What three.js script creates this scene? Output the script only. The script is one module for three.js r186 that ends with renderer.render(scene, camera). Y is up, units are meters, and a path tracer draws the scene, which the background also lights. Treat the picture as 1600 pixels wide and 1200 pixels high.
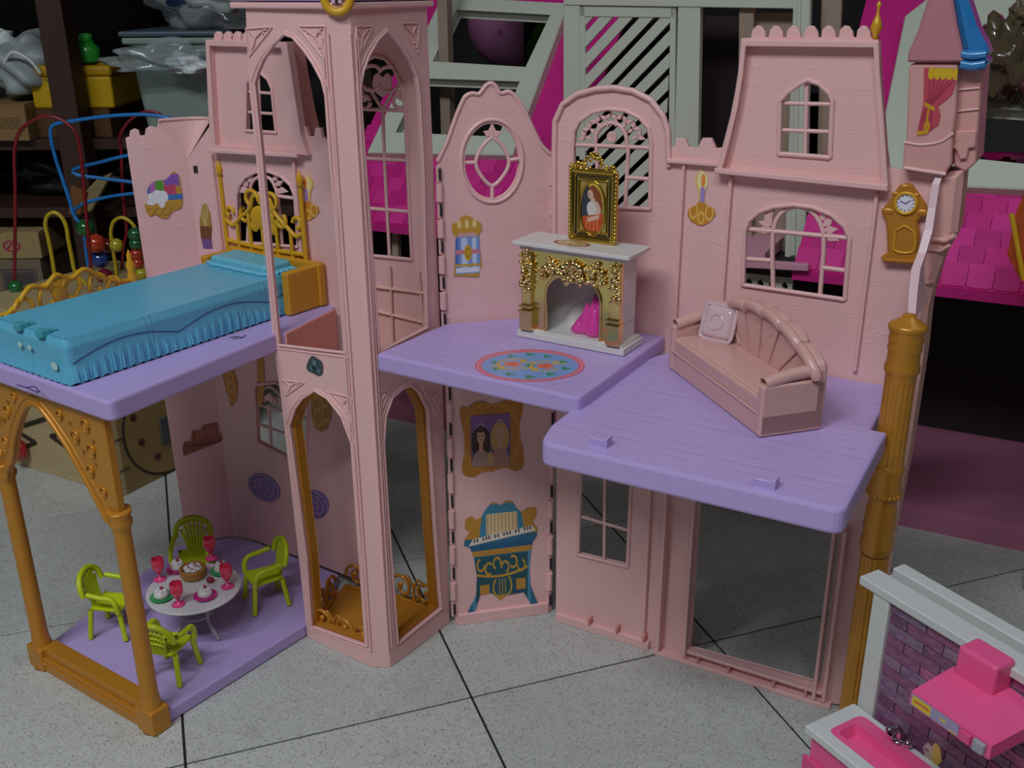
import * as THREE from 'three';
import { mergeGeometries, toCreasedNormals } from 'three/addons/utils/BufferGeometryUtils.js';
import { RoundedBoxGeometry } from 'three/addons/geometries/RoundedBoxGeometry.js';
import { ConvexGeometry } from 'three/addons/geometries/ConvexGeometry.js';
import { RectAreaLightUniformsLib } from 'three/addons/lights/RectAreaLightUniformsLib.js';

// ---------------------------------------------------------------- camera, lights, exposure
const scene = new THREE.Scene();
scene.background = new THREE.Color(0x000000);
const FOCAL = 1573.77, EYE = 0.793, PITCH = -0.374738, ROLL = -0.007126;   // focal length in pixels of the 1600 x 1200 frame
const camera = new THREE.PerspectiveCamera(2 * Math.atan(600 / FOCAL) * 180 / Math.PI, 4 / 3, 0.02, 30);
camera.position.set(0, EYE, 0);
camera.rotation.set(PITCH, 0, ROLL, 'XYZ');
scene.add(camera);
const renderer = new THREE.WebGLRenderer({ antialias: true });
renderer.toneMapping = THREE.LinearToneMapping;
renderer.toneMappingExposure = 0.72;
renderer.shadowMap.enabled = true;
RectAreaLightUniformsLib.init();
// fluorescent fittings of the shop ceiling: [x, z, length, turn, intensity]
const LAMPS = [[-1.15, 0.35, 1.2, 0.25, 76], [1.4, -0.5, 1.2, 0.25, 8], [-0.38, 0.85, 1.2, 0.12, 52]];
const LAMP_COLOR = 0xeff7ff, LAMP_W = 0.16, CEIL = 2.55;

// ---------------------------------------------------------------- helpers
const V3 = THREE.Vector3, V2 = THREE.Vector2;
let seed = 7;
const rnd = (a = 0, b = 1) => { seed = (seed * 1664525 + 1013904223) >>> 0; return a + (b - a) * seed / 4294967296; };
const VIEW = new THREE.Matrix4().makeRotationFromEuler(new THREE.Euler(PITCH, 0, ROLL, 'XYZ'));
const ray = (x, y) => new V3((x - 800) / FOCAL, -(y - 600) / FOCAL, -1).applyMatrix4(VIEW);
// measured point of the photograph -> point on the horizontal plane at height h
const fl = (x, y, h = 0) => { const d = ray(x, y), t = (h - EYE) / d.y; return [d.x * t, d.z * t]; };
// an upright plane standing on the plan line a -> b; u runs along it, y up, z towards the viewer
class Upright {
  constructor(a, b, back = 0) {
    const l = Math.hypot(b[0] - a[0], b[1] - a[1]);
    this.d = [(b[0] - a[0]) / l, (b[1] - a[1]) / l]; this.n = [-this.d[1], this.d[0]]; this.l = l;
    this.a = [a[0] - this.n[0] * back, a[1] - this.n[1] * back];
  }
  uv(x, y, z = 0) {
    const r = ray(x, y), ax = this.a[0] + this.n[0] * z, az = this.a[1] + this.n[1] * z;
    const t = (this.n[0] * ax + this.n[1] * az) / (this.n[0] * r.x + this.n[1] * r.z);
    return [(r.x * t - ax) * this.d[0] + (r.z * t - az) * this.d[1], EYE + r.y * t];
  }
  at(u, z = 0) { return [this.a[0] + this.d[0] * u + this.n[0] * z, this.a[1] + this.d[1] * u + this.n[1] * z]; }
  place(o) { o.position.set(this.a[0], 0, this.a[1]); o.rotation.y = Math.atan2(-this.d[1], this.d[0]); return o; }
}
const counts = {};
const numbered = (n) => { const k = counts[n] = (counts[n] ?? -1) + 1; return k ? `${n}_${String(k).padStart(3, '0')}` : n; };
function tag(o, label, category, group, kind) {
  if (label) o.userData.label = label;
  if (category) o.userData.category = category;
  if (group) o.userData.group = group;
  if (kind) o.userData.kind = kind;
  return o;
}
function thing(name, label, category, pos = [0, 0, 0], turn = 0, group) {
  const o = new THREE.Group(); o.name = numbered(name); scene.add(o);
  o.position.set(...pos); o.rotation.y = turn; return tag(o, label, category, group);
}
const clean = (g) => { let q = g.index ? g.toNonIndexed() : g; for (const k of Object.keys(q.attributes)) if (!['position', 'normal', 'uv'].includes(k)) q.deleteAttribute(k); if (!q.attributes.uv) q.setAttribute('uv', new THREE.BufferAttribute(new Float32Array(q.attributes.position.count * 2), 2)); return q; };
const merge = (list) => list.length === 1 ? list[0] : mergeGeometries(list.map(clean));
function obj(name, geos, mat, parent = scene, label) {
  const m = new THREE.Mesh(merge(Array.isArray(geos) ? geos : [geos]), mat);
  m.name = parent === scene ? numbered(name) : name; m.castShadow = m.receiveShadow = true; parent.add(m);
  if (label) m.userData.label = label;
  return m;
}
function copyOf(root, label, pos, turn) {
  const c = root.clone(); c.name = numbered(root.name.replace(/_\d+$/, '')); scene.add(c);
  if (label) c.userData = { ...root.userData, label };
  if (pos) c.position.set(...pos);
  if (turn !== undefined) c.rotation.y = turn;
  return c;
}
const spline = (pts, n = 6, closed = false) => new THREE.CatmullRomCurve3(pts.map((p) => new V3(p[0], p[1], p[2] ?? 0)), closed, 'centripetal').getPoints(pts.length * n).map((p) => pts[0].length > 2 ? [p.x, p.y, p.z] : [p.x, p.y]);
const shapeOf = (pts, holes = []) => { const s = new THREE.Shape(pts.map((p) => new V2(p[0], p[1]))); for (const h of holes) s.holes.push(new THREE.Path(h.map((p) => new V2(p[0], p[1])))); return s; };
// front face at z = front, the body behind it
function plate(pts, holes, depth, front = 0, bevel = 0.0008) {
  const g = new THREE.ExtrudeGeometry(shapeOf(pts, holes), { depth: depth - 2 * bevel, bevelEnabled: bevel > 0, bevelSize: bevel, bevelThickness: bevel, bevelOffset: -bevel, bevelSegments: 1, curveSegments: 8 });
  g.translate(0, 0, front - depth + bevel); return g;
}
// a plan polygon [x, z] made into a slab whose top is at y = top
function slab(pts, thick, top, bevel = 0.0025) {
  const g = new THREE.ExtrudeGeometry(shapeOf(pts.map((p) => [p[0], -p[1]])), { depth: thick - 2 * bevel, bevelEnabled: true, bevelSize: bevel, bevelThickness: bevel, bevelOffset: -bevel, bevelSegments: 2 });
  g.rotateX(-Math.PI / 2); g.translate(0, top - thick + bevel, 0); return g;
}
function roundCorners(pts, r, n = 5) {
  const out = [];
  pts.forEach((p, i) => {
    const R = Array.isArray(r) ? r[i] : r, a = pts[(i + pts.length - 1) % pts.length], b = pts[(i + 1) % pts.length];
    if (!R) { out.push(p); return; }
    const la = Math.hypot(a[0] - p[0], a[1] - p[1]), lb = Math.hypot(b[0] - p[0], b[1] - p[1]);
    const s = [p[0] + (a[0] - p[0]) * R / la, p[1] + (a[1] - p[1]) * R / la], e = [p[0] + (b[0] - p[0]) * R / lb, p[1] + (b[1] - p[1]) * R / lb];
    for (let k = 0; k <= n; k++) { const t = k / n, q = 1 - t; out.push([q * q * s[0] + 2 * q * t * p[0] + t * t * e[0], q * q * s[1] + 2 * q * t * p[1] + t * t * e[1]]); }
  });
  return out;
}
const tube = (pts, r, seg = 24, rad = 7, closed = false) => new THREE.TubeGeometry(new THREE.CatmullRomCurve3(pts.map((p) => new V3(p[0], p[1], p[2] ?? 0)), closed, 'centripetal'), seg, r, rad, closed);
// a round bead along an outline with sharp corners kept
const bead = (pts, z, r, closed = true, rad = 6) => {
  const q = [], n = pts.length; for (let i = 0; i < (closed ? n : n - 1); i++) { const a = pts[i], b = pts[(i + 1) % n], k = Math.max(1, Math.ceil(Math.hypot(a[0] - b[0], a[1] - b[1]) / .005)); for (let j = 0; j < k; j++) q.push(new V3(a[0] + (b[0] - a[0]) * j / k, a[1] + (b[1] - a[1]) * j / k, z)); }
  if (!closed) q.push(new V3(...pts[n - 1], z));
  return new THREE.TubeGeometry(new THREE.CatmullRomCurve3(q, closed, 'centripetal'), q.length * 2, r, rad, closed);
};
const rod = (a, b, r, r2 = r, seg = 8) => { const A = new V3(...a), B = new V3(...b), d = B.clone().sub(A), g = new THREE.CylinderGeometry(r2, r, d.length(), seg); g.applyQuaternion(new THREE.Quaternion().setFromUnitVectors(new V3(0, 1, 0), d.normalize())); const m = A.add(B).multiplyScalar(.5); g.translate(m.x, m.y, m.z); return g; };
const box = (w, h, d, x = 0, y = 0, z = 0, r = 0.001) => { const g = r ? new RoundedBoxGeometry(w, h, d, 2, Math.min(r, w / 2.1, h / 2.1, d / 2.1)) : new THREE.BoxGeometry(w, h, d); g.translate(x, y, z); return g; };
const ball = (x, y, z, r, sx = 1, sy = 1, sz = 1, n = 12) => { const g = new THREE.SphereGeometry(r, n, Math.round(n * .7)); g.scale(sx, sy, sz); g.translate(x, y, z); return g; };
const lathe = (prof, seg = 24, x = 0, y = 0, z = 0) => { const g = new THREE.LatheGeometry(prof.map((p) => new V2(p[0], p[1])), seg); g.translate(x, y, z); return g; };
const ringOf = (cx, cy, rx, ry = rx, n = 28, a0 = 0, a1 = Math.PI * 2) => Array.from({ length: n }, (_, i) => { const a = a0 + (a1 - a0) * i / (a1 - a0 > 6.2 ? n : n - 1); return [cx + rx * Math.cos(a), cy + ry * Math.sin(a)]; });
const canvasTex = (w, h, draw, wrap) => { const c = document.createElement('canvas'); c.width = w; c.height = h; draw(c.getContext('2d'), w, h); const t = new THREE.CanvasTexture(c); t.colorSpace = THREE.SRGBColorSpace; if (wrap) t.wrapS = t.wrapT = THREE.RepeatWrapping; return t; };
const grey = (w, h, draw) => { const t = canvasTex(w, h, draw, true); t.colorSpace = THREE.NoColorSpace; return t; };
const plastic = (color, o = {}) => new THREE.MeshPhysicalMaterial({ color, roughness: 0.42, metalness: 0, ...o });

// a flat printed sticker on an upright piece: outline measured in the photograph, its print drawn on a canvas
function sticker(parent, pl, outline, draw, { z = 0.0006, name = 'sticker', label, size = 192, local = false, rough = 0.45 } = {}) {
  const pts = local ? outline : outline.map((p) => pl.uv(p[0], p[1], z));
  const g = new THREE.ExtrudeGeometry(shapeOf(pts), { depth: 0.0005, bevelEnabled: false });
  g.computeBoundingBox(); const { min, max } = g.boundingBox, w = max.x - min.x, h = max.y - min.y, p = g.attributes.position, uv = g.attributes.uv;
  for (let i = 0; i < p.count; i++) uv.setXY(i, (p.getX(i) - min.x) / w, (p.getY(i) - min.y) / h);
  g.translate(0, 0, z);
  const W = Math.round(w > h ? size : size * w / h), Hh = Math.round(w > h ? size * h / w : size);
  const tex = canvasTex(Math.max(16, W), Math.max(16, Hh), (c, a, b) => { c.save(); c.scale(a, b); draw(c); c.restore(); });
  return obj(name, g, new THREE.MeshPhysicalMaterial({ map: tex, roughness: rough }), parent, label);
}
// ---------------------------------------------------------------- the room
const mWall = new THREE.MeshStandardMaterial({ color: 0x6d6d6b, roughness: 0.9 });
const mCeil = new THREE.MeshStandardMaterial({ color: 0x9a9b9a, roughness: 0.9 });
const struct = (name, geo, mat, label) => tag(obj(name, geo, mat), label, null, null, 'structure');
struct('ceiling', new THREE.BoxGeometry(6.4, 0.1, 6.4).translate(0, CEIL + 0.05, -0.9), mCeil, 'plain pale ceiling above the shop floor');
struct('wall_back', new THREE.BoxGeometry(6.4, CEIL, 0.1).translate(0, CEIL / 2, -3.75), mWall, 'dark plain wall behind the shelves and toys');
struct('wall_front', new THREE.BoxGeometry(6.4, CEIL, 0.1).translate(0, CEIL / 2, 2.25), mWall, 'plain wall behind the photographer');
struct('wall_left', new THREE.BoxGeometry(0.1, CEIL, 6.1).translate(-3.15, CEIL / 2, -0.75), mWall, 'plain wall on the left side of the room');
struct('wall_right', new THREE.BoxGeometry(0.1, CEIL, 6.1).translate(3.15, CEIL / 2, -0.75), mWall, 'plain wall on the right side of the room');
{
  const speck = (tint) => canvasTex(1024, 1024, (c, w, h) => {
    c.fillStyle = tint; c.fillRect(0, 0, w, h);
    for (let i = 0; i < 900; i++) { c.globalAlpha = rnd(.03, .09); c.fillStyle = ['#8d887c', '#d2d2c8', '#a2988c'][i % 3]; c.beginPath(); c.ellipse(rnd(0, w), rnd(0, h), rnd(6, 34), rnd(6, 26), rnd(0, 3), 0, 7); c.fill(); }
    for (let i = 0; i < 15000; i++) { c.globalAlpha = rnd(.25, .75); c.fillStyle = ['#8a7468', '#6f6a64', '#a8948a', '#7c7f7c', '#dcdad0', '#957267'][i % 6]; c.beginPath(); c.ellipse(rnd(0, w), rnd(0, h), rnd(1, 3.4), rnd(.9, 2.8), rnd(0, 3), 0, 7); c.fill(); }
  }, true);
  const tileMats = ['#bcbfb9', '#b8bbb5', '#bfc1bb'].map((t) => new THREE.MeshPhysicalMaterial({ map: speck(t), roughness: 0.42 }));
  const S = 0.33, e1 = [0.94431, -0.32907], e2 = [-0.32907, -0.94431], o = fl(737, 1089);
  const floor = struct('floor', new THREE.BoxGeometry(6.4, 0.1, 6.4).translate(0, -0.0518, -0.9), new THREE.MeshStandardMaterial({ color: 0x1d1c1d, roughness: 0.95 }), 'speckled grey tile floor with dark grout lines');
  const variants = [0, 1, 2, 3, 4].map(() => {
    const g = new RoundedBoxGeometry(S - 0.0028, 0.012, S - 0.0028, 2, 0.0009), p = g.attributes.position, du = rnd(), dv = rnd();
    for (let i = 0; i < p.count; i++) g.attributes.uv.setXY(i, p.getX(i) / 0.4 + du, p.getZ(i) / 0.4 + dv);
    g.translate(0, -0.006, 0); return g;
  });
  for (let i = -8; i <= 8; i++) for (let j = -5; j <= 9; j++) {
    const x = o[0] + e1[0] * S * (i + .5) + e2[0] * S * (j + .5), z = o[1] + e1[1] * S * (i + .5) + e2[1] * S * (j + .5);
    if (Math.abs(x) > 2.6 || z > 0.6 || z < -3.4) continue;
    const t = new THREE.Mesh(variants[(i * 3 + j * 7 + 100) % 5], tileMats[(i * 5 + j * 2 + 60) % 3]);
    t.name = 'tile'; t.receiveShadow = true; t.position.set(x, 0, z); t.rotation.y = Math.atan2(-e1[1], e1[0]); floor.add(t);
  }
}
// ceiling lamps: a glowing diffuser and an area light of its size just below it
LAMPS.forEach(([x, z, len, turn, power], i) => {
  const t = thing('ceiling_lamp', ['long fluorescent ceiling lamp above the left side of the castle', 'long fluorescent ceiling lamp above the right side of the castle', 'long fluorescent ceiling lamp over the photographer'][i], 'ceiling lamp', [x, CEIL, z], turn, 'fluorescent ceiling lamps');
  obj('housing', box(len + 0.08, 0.05, LAMP_W + 0.05, 0, -0.025, 0, 0.006), plastic(0xd8d8d4), t);
  obj('diffuser', box(len, 0.02, LAMP_W, 0, -0.058, 0, 0.004), new THREE.MeshStandardMaterial({ color: 0xffffff, emissive: LAMP_COLOR, emissiveIntensity: 4, roughness: 0.5 }), t);
  const l = new THREE.RectAreaLight(LAMP_COLOR, power, len, LAMP_W); l.name = 'lamp_light';
  l.position.set(0, -0.072, 0); l.rotation.x = -Math.PI / 2; t.add(l);
});
// ---------------------------------------------------------------- materials of the castle
const embossMap = grey(512, 512, (c, w, h) => {                      // faint moulded stones and little sprigs in the pink plastic
  c.fillStyle = '#808080'; c.fillRect(0, 0, w, h); c.lineCap = 'round';
  for (let r = 0; r < 6; r++) for (let k = 0; k < 5; k++) {
    const x = ((k + (r % 2) * .5) * w / 4 + rnd(-10, 10)) % w, y = (r + .5) * h / 6;
    c.strokeStyle = '#5c5c5c'; c.lineWidth = 5; c.strokeRect(x - w / 8 + 4, y - h / 12 + 4, w / 4 - 8, h / 6 - 8);
    if ((r * 5 + k) % 3 === 0) { c.strokeStyle = '#c8c8c8'; c.lineWidth = 6; for (let q = 0; q < 5; q++) { c.beginPath(); c.moveTo(x, y); c.quadraticCurveTo(x + rnd(-30, 30), y + rnd(-20, 20), x + rnd(-36, 36), y + rnd(-24, 24)); c.stroke(); } }
  }
});
embossMap.repeat.set(1 / 0.22, 1 / 0.22);
const mPink = plastic(0xedbcb8, { bumpMap: embossMap, bumpScale: 0.0007, roughness: 0.4 });
const mPinkS = plastic(0xedbcb8, { roughness: 0.38 });
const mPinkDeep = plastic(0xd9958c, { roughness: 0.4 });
const scuffMap = canvasTex(512, 512, (c, w, h) => {
  c.fillStyle = '#b9a2d8'; c.fillRect(0, 0, w, h);
  for (let i = 0; i < 260; i++) { c.globalAlpha = rnd(.04, .16); c.strokeStyle = i % 3 ? '#d6c6ea' : '#9c84c2'; c.lineWidth = rnd(.6, 2.4); const x = rnd(0, w), y = rnd(0, h), a = rnd(0, 6.3), l = rnd(8, 60); c.beginPath(); c.moveTo(x, y); c.lineTo(x + Math.cos(a) * l, y + Math.sin(a) * l); c.stroke(); }
  for (let i = 0; i < 40; i++) { c.globalAlpha = rnd(.05, .2); c.fillStyle = '#7d68a0'; c.beginPath(); c.ellipse(rnd(0, w), rnd(0, h), rnd(1, 3), rnd(1, 3), 0, 0, 7); c.fill(); }
}, true);
scuffMap.repeat.set(1 / 0.2, 1 / 0.2);
const parquetMap = grey(512, 512, (c, w, h) => {                    // moulded floor blocks of the lavender storeys
  c.fillStyle = '#a0a0a0'; c.fillRect(0, 0, w, h); c.strokeStyle = '#505050'; c.lineWidth = 7;
  for (let i = 0; i < 4; i++) for (let j = 0; j < 4; j++) { const x = i * w / 4, y = j * h / 4; c.strokeRect(x + 3, y + 3, w / 4 - 6, h / 4 - 6); c.strokeRect(x + 34, y + 34, w / 4 - 68, h / 4 - 68); if ((i + j) % 2) { c.beginPath(); c.moveTo(x + 64, y + 34); c.lineTo(x + 64, y + 94); c.stroke(); } }
});
parquetMap.repeat.set(1 / 0.24, 1 / 0.24); parquetMap.rotation = -0.517;
const mLav = plastic(0xffffff, { map: scuffMap, roughness: 0.36, bumpMap: parquetMap, bumpScale: 0.0009 });
const mLavS = plastic(0xffffff, { map: scuffMap, roughness: 0.36 });
const goldGrain = canvasTex(256, 256, (c, w, h) => { c.fillStyle = '#c4842a'; c.fillRect(0, 0, w, h); for (let i = 0; i < 900; i++) { c.globalAlpha = rnd(.05, .2); c.fillStyle = i % 2 ? '#dfa93c' : '#a06a14'; c.fillRect(rnd(0, w), rnd(0, h), rnd(1, 3), rnd(4, 26)); } }, true);
goldGrain.repeat.set(1 / 0.06, 1 / 0.06);
const mGold = plastic(0xffffff, { map: goldGrain, roughness: 0.34, metalness: 0.25 });
const mBrass = plastic(0xdca82c, { roughness: 0.36, metalness: 0.15 });
const mYellow = plastic(0xd8a420, { roughness: 0.4 });
const mDark = plastic(0x2a2024, { roughness: 0.7 });

// ---------------------------------------------------------------- the castle
const castle = thing('toy_castle', 'open pink and lavender toy castle with gothic tower and gold columns, filling the photo', 'dollhouse', [0, 0, 0]);
const R = new Upright(fl(868, 965), fl(1295, 1100));
const P = new Upright(fl(712, 975), fl(858, 955));
const B = new Upright(fl(400, 845, .018), fl(529, 895, .018));
const A = new Upright(fl(285, 850, .018), fl(365, 838, .018));
const C = new Upright(fl(365, 838, .018), fl(400, 845, .018));
const px = (pl, z = 0) => (pts, n) => { const q = pts.map((p) => pl.uv(p[0], p[1], z)); return n ? spline(q, n) : q; };
const upright = (name, geos, mat, pl, parent = castle, label) => { const m = obj(name, geos, mat, parent, label); if (parent === castle) pl.place(m); return m; };
const bars = (pl, list, z, r) => list.map((l) => { const q = l.map((p) => [...pl.uv(p[0], p[1], z), z]); return q.length === 2 ? rod(q[0], q[1], r, r, 8) : tube(q, r, q.length * 5, 7); });
const leafGeo = (pl, x, y, dx, dy, w, z) => {                      // a flat pointed leaf from (x, y) along (dx, dy), in photograph points
  const q = px(pl, z)([[x, y], [x + dx * .4 - dy * w, y + dy * .4 + dx * w], [x + dx, y + dy], [x + dx * .4 + dy * w, y + dy * .4 - dx * w]]);
  return plate(q, [], .004, z + .002, .0006);
};

// ---- right wing wall: arched window, crenels, gable, large window, doorway
{
  const q = px(R), cren = [[1045, 232], [1053, 229], [1056, 216], [1070, 216], [1076, 230], [1090, 231], [1097, 216], [1111, 216], [1118, 232], [1128, 231]];
  const scal = []; for (let i = 0; i < 7; i++) { const x = 1173 + i * 27.4; scal.push([x, 59], [x + 2, 47], [x + 9, 40], [x + 16, 41], [x + 22, 50], [x + 23, 58]); }
  const outline = [...q([[868, 965], [869, 800], [868, 600], [867, 400], [867, 235]]),
    ...q([[866, 222], [868, 190], [880, 163], [903, 147], [932, 139], [960, 137], [990, 142], [1017, 156], [1036, 180], [1044, 204], [1045, 232]], 3),
    ...q(cren), ...q([[1141, 180], [1152, 120], [1158, 60]], 3), ...q(scal), ...q([[1372, 62], [1374, 110], [1379, 170], [1385, 225], [1390, 262]]), ...q([[1410, 266], [1466, 272], [1448, 345], [1436, 420], [1430, 500]]), ...q([[1408, 760], [1362, 1105], [1295, 1100]])];
  const winA = q([[897, 322], [895, 232], [897, 205], [905, 190], [925, 176], [950, 170], [978, 173], [1000, 184], [1014, 200], [1018, 222], [1016, 326]]);
  const winG = q([[1217, 240], [1219, 158], [1230, 145], [1250, 131], [1263, 125], [1280, 131], [1296, 146], [1301, 156], [1297, 246]]);
  const winL = q([[1161, 445], [1164, 360], [1170, 345], [1186, 331], [1210, 323], [1240, 320], [1270, 324], [1300, 336], [1320, 354], [1328, 372], [1320, 468]]);
  const winB = q([[903, 866], [908, 715], [987, 742], [981, 885]]);
  const door = q([[1077, 1013], [1092, 780], [1318, 800], [1283, 1070]]);
  const wall = upright('right_wall', plate(outline, [winA, winG, winL, winB, door], .006), mPink, R, castle, 'pink wall with gable and windows');
  // grilles
  const zb = -.003;
  obj('window_grille', [...bars(R, [[[892, 226], [1017, 231]], [[932, 226], [935, 325]], [[982, 230], [977, 326]], [[978, 277], [1017, 280]], [[895, 275], [933, 277]], [[930, 228], [933, 208], [945, 195], [958, 192], [970, 198], [978, 212], [980, 230]]], zb, .0024),
    ...[8, 5, 2.5].map((r) => { const q0 = R.uv(956, 214, zb), g = new THREE.TorusGeometry(r * .00062, .0013, 5, 14); g.translate(q0[0], q0[1], zb); return g; }), ...Array.from({ length: 8 }, (_, i) => { const a = Math.PI * (.1 + .8 * i / 7), x = 956 - 43 * Math.cos(a), y = 226 - 40 * Math.sin(a); return [[x, y, -13 * Math.cos(a + .7), -12 * Math.sin(a + .7)], [x, y, -13 * Math.cos(a - .8), -12 * Math.sin(a - .8)], [x, y, 12 * Math.cos(a), 12 * Math.sin(a)]]; }).flat().map((l) => leafGeo(R, ...l, .3, zb))], mPinkS, wall);
  obj('window_grille', bars(R, [[[1217, 161], [1300, 163]], [[1217, 203], [1298, 206]], [[1261, 126], [1258, 244]]], zb, .0021), mPinkS, wall);
  obj('window_grille', [...bars(R, [[[1162, 357], [1326, 372]], [[1161, 404], [1205, 407]], [[1284, 418], [1324, 423]], [[1208, 455], [1208, 365], [1214, 342], [1230, 326], [1250, 323], [1270, 332], [1283, 352], [1287, 372], [1281, 466]]], zb, .0026),
    ...[[1207, 352, -22, -6], [1207, 350, -14, -22], [1206, 340, -4, -22], [1206, 356, -24, 6], [1286, 360, 24, -2], [1286, 355, 18, -18], [1288, 366, 24, 10], [1284, 346, 6, -20]].map((l) => leafGeo(R, ...l, .28, zb))], mPinkS, wall);
  obj('window_grille', bars(R, [[[945, 728], [944, 876]], [[906, 737], [985, 757]], [[905, 806], [983, 829]]], zb, .0021), mPinkS, wall);
  // raised frames round the openings and rims, proud of the wall
  const rim = (pts, w, closed, z0, r) => bead(pts, z0, r, closed);
  const frames = [winA, winG, winL, winB].map((h) => rim(h, 0, true, .0005, .0026));
  frames.push(rim(q([[867, 400], [867, 235], [868, 190], [880, 163], [903, 147], [932, 139], [960, 137], [990, 142], [1017, 156], [1036, 180], [1044, 204], [1046, 260]]), 0, false, .001, .0035));
  obj('window_frame', frames, mPinkS, wall);
  // gable: a shallow frame that stands proud, its lower ledge deepest
  const gb = px(R, .01);
  const gout = gb([[1119, 268], [1133, 215], [1145, 165], [1153, 115], [1158, 62], [1373, 65], [1375, 115], [1380, 175], [1384, 230], [1388, 296]]);
  const gin = gb([[1126, 268], [1139, 218], [1151, 168], [1159, 118], [1164, 70], [1367, 72], [1369, 116], [1374, 176], [1378, 230], [1381, 286]]);
  obj('gable_frame', [plate(gout, [gin], .013, .011, .001)], mPinkS, wall);
  const ledge = gb([[1118, 262], [1388, 288], [1388, 298], [1118, 270]]);
  obj('ledge', plate(ledge, [], .018, .015, .001), mPinkS, wall);
  for (const [p0, p1, w] of [[[1136, 275], [1133, 520], .004], [[1362, 300], [1345, 580], .004], [[1064, 255], [1062, 520], .003]]) { const a = R.uv(...p0), b = R.uv(...p1); obj('pilaster', box(w, a[1] - b[1], .006, (a[0] + b[0]) / 2, (a[1] + b[1]) / 2, .002), mPinkS, wall); }
  { const a = R.uv(1045, 250), b = R.uv(1125, 258); obj('ledge', box(b[0] - a[0], .004, .009, (a[0] + b[0]) / 2, a[1], .003), mPinkS, wall); }
  // skirting, door lining with pegs, pilaster beside the doorway
  const sk = (x0, y0, x1, y1, h, d) => { const a = R.uv(x0, y0), b = R.uv(x1, y1); return box(b[0] - a[0], h, d, (a[0] + b[0]) / 2, h / 2, d / 2, .001); };
  obj('skirting', [sk(872, 960, 1016, 1008, .012, .008), sk(1025, 1010, 1300, 1098, .006, .012)], mPinkS, wall);
  const lin = (x, y0, y1, w, d) => { const a = R.uv(x, y0), b = R.uv(x, y1); return box(w, a[1] - b[1], d, (a[0] + b[0]) / 2, (a[1] + b[1]) / 2, d / 2 - .002, .001); };
  obj('door_lining', [lin(1040, 740, 1010, .004, .016), lin(1082, 760, 1020, .004, .016), lin(1290, 820, 1090, .004, .014), lin(1306, 820, 1094, .004, .014), lin(1012, 740, 1000, .005, .008)], mPinkS, wall);
  { const a = R.uv(1068, 1018), b = R.uv(1290, 1078); obj('door_sill', box(b[0] - a[0], .004, .012, (a[0] + b[0]) / 2, .018, .004), mPinkS, wall); }
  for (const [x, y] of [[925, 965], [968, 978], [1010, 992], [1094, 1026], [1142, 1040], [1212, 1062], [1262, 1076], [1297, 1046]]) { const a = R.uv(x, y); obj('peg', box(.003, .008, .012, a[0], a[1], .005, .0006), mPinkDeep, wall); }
  obj('finial', lathe([[0, 0], [.004, .001], [.0025, .004], [.0055, .010], [.004, .016], [.0015, .022], [.0012, .028], [.0026, .031], [0, .034]], 14, ...R.uv(1366, 62), -.003), mBrass, wall, 'small gold finial');
  // stickers
  const candle = (c) => { c.fillStyle = '#e6c06a'; c.fillRect(0, 0, 1, 1); c.fillStyle = '#f0dca0'; c.beginPath(); c.ellipse(.5, .2, .22, .2, 0, 0, 7); c.fill(); c.fillStyle = '#e8903a'; c.beginPath(); c.ellipse(.5, .2, .07, .12, 0, 0, 7); c.fill(); c.fillStyle = '#a888c8'; c.fillRect(.42, .32, .16, .28); c.fillStyle = '#cc8a28'; c.fillRect(0, .58, 1, .42); c.strokeStyle = '#e8b860'; c.lineWidth = .05; c.beginPath(); c.arc(.22, .75, .13, 0, 7); c.stroke(); c.beginPath(); c.arc(.78, .75, .13, 0, 7); c.stroke(); c.beginPath(); c.arc(.5, .86, .1, 0, 7); c.stroke(); };
  const candlePts = (x, y, s) => [[0, -44], [9, -34], [11, -22], [6, -8], [5, 10], [12, 14], [20, 18], [22, 28], [14, 38], [4, 44], [-4, 44], [-16, 38], [-22, 28], [-20, 18], [-8, 12], [-5, 8], [-4, -8], [-10, -22], [-8, -34]].map((p) => [x + p[0] * s, y + p[1] * s]);
  sticker(wall, R, candlePts(1096, 308, 1), candle, { label: 'gold candle sconce sticker' });
  var candleArt = candle, candleShape = candlePts;
  // gold clock
  const ck = px(R, .006);
  const cpts = ck([[1415, 286], [1425, 289], [1434, 301], [1446, 318], [1450, 333], [1441, 338], [1434, 346], [1437, 365], [1434, 395], [1443, 400], [1444, 408], [1437, 413], [1412, 413], [1382, 409], [1376, 402], [1387, 394], [1386, 365], [1384, 345], [1378, 334], [1382, 322], [1392, 312], [1398, 300], [1405, 290]]);
  const clock = obj('clock', [plate(cpts, [], .008, .008, .002), ...[[1388, 330, .0055], [1441, 332, .0055], [1414, 292, .004], [1400, 303, .0035], [1431, 305, .0035]].map(([x, y, r]) => ball(...ck([[x, y]])[0], .007, r, 1.2, .7, .4)), plate(ck([[1380, 402], [1442, 407], [1441, 411], [1380, 407]]), [], .004, .011, .001)], mGold, wall, 'gold mantel clock moulding');
  const cc = R.uv(1415, 318, .01), fr = (R.uv(1432, 318, .01)[0] - R.uv(1398, 318, .01)[0]) / 2;
  obj('clock_rim', tube(ringOf(cc[0], cc[1], fr, fr, 20).map((p) => [...p, .009]), .0016, 40, 8, true), mBrass, clock);
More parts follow.
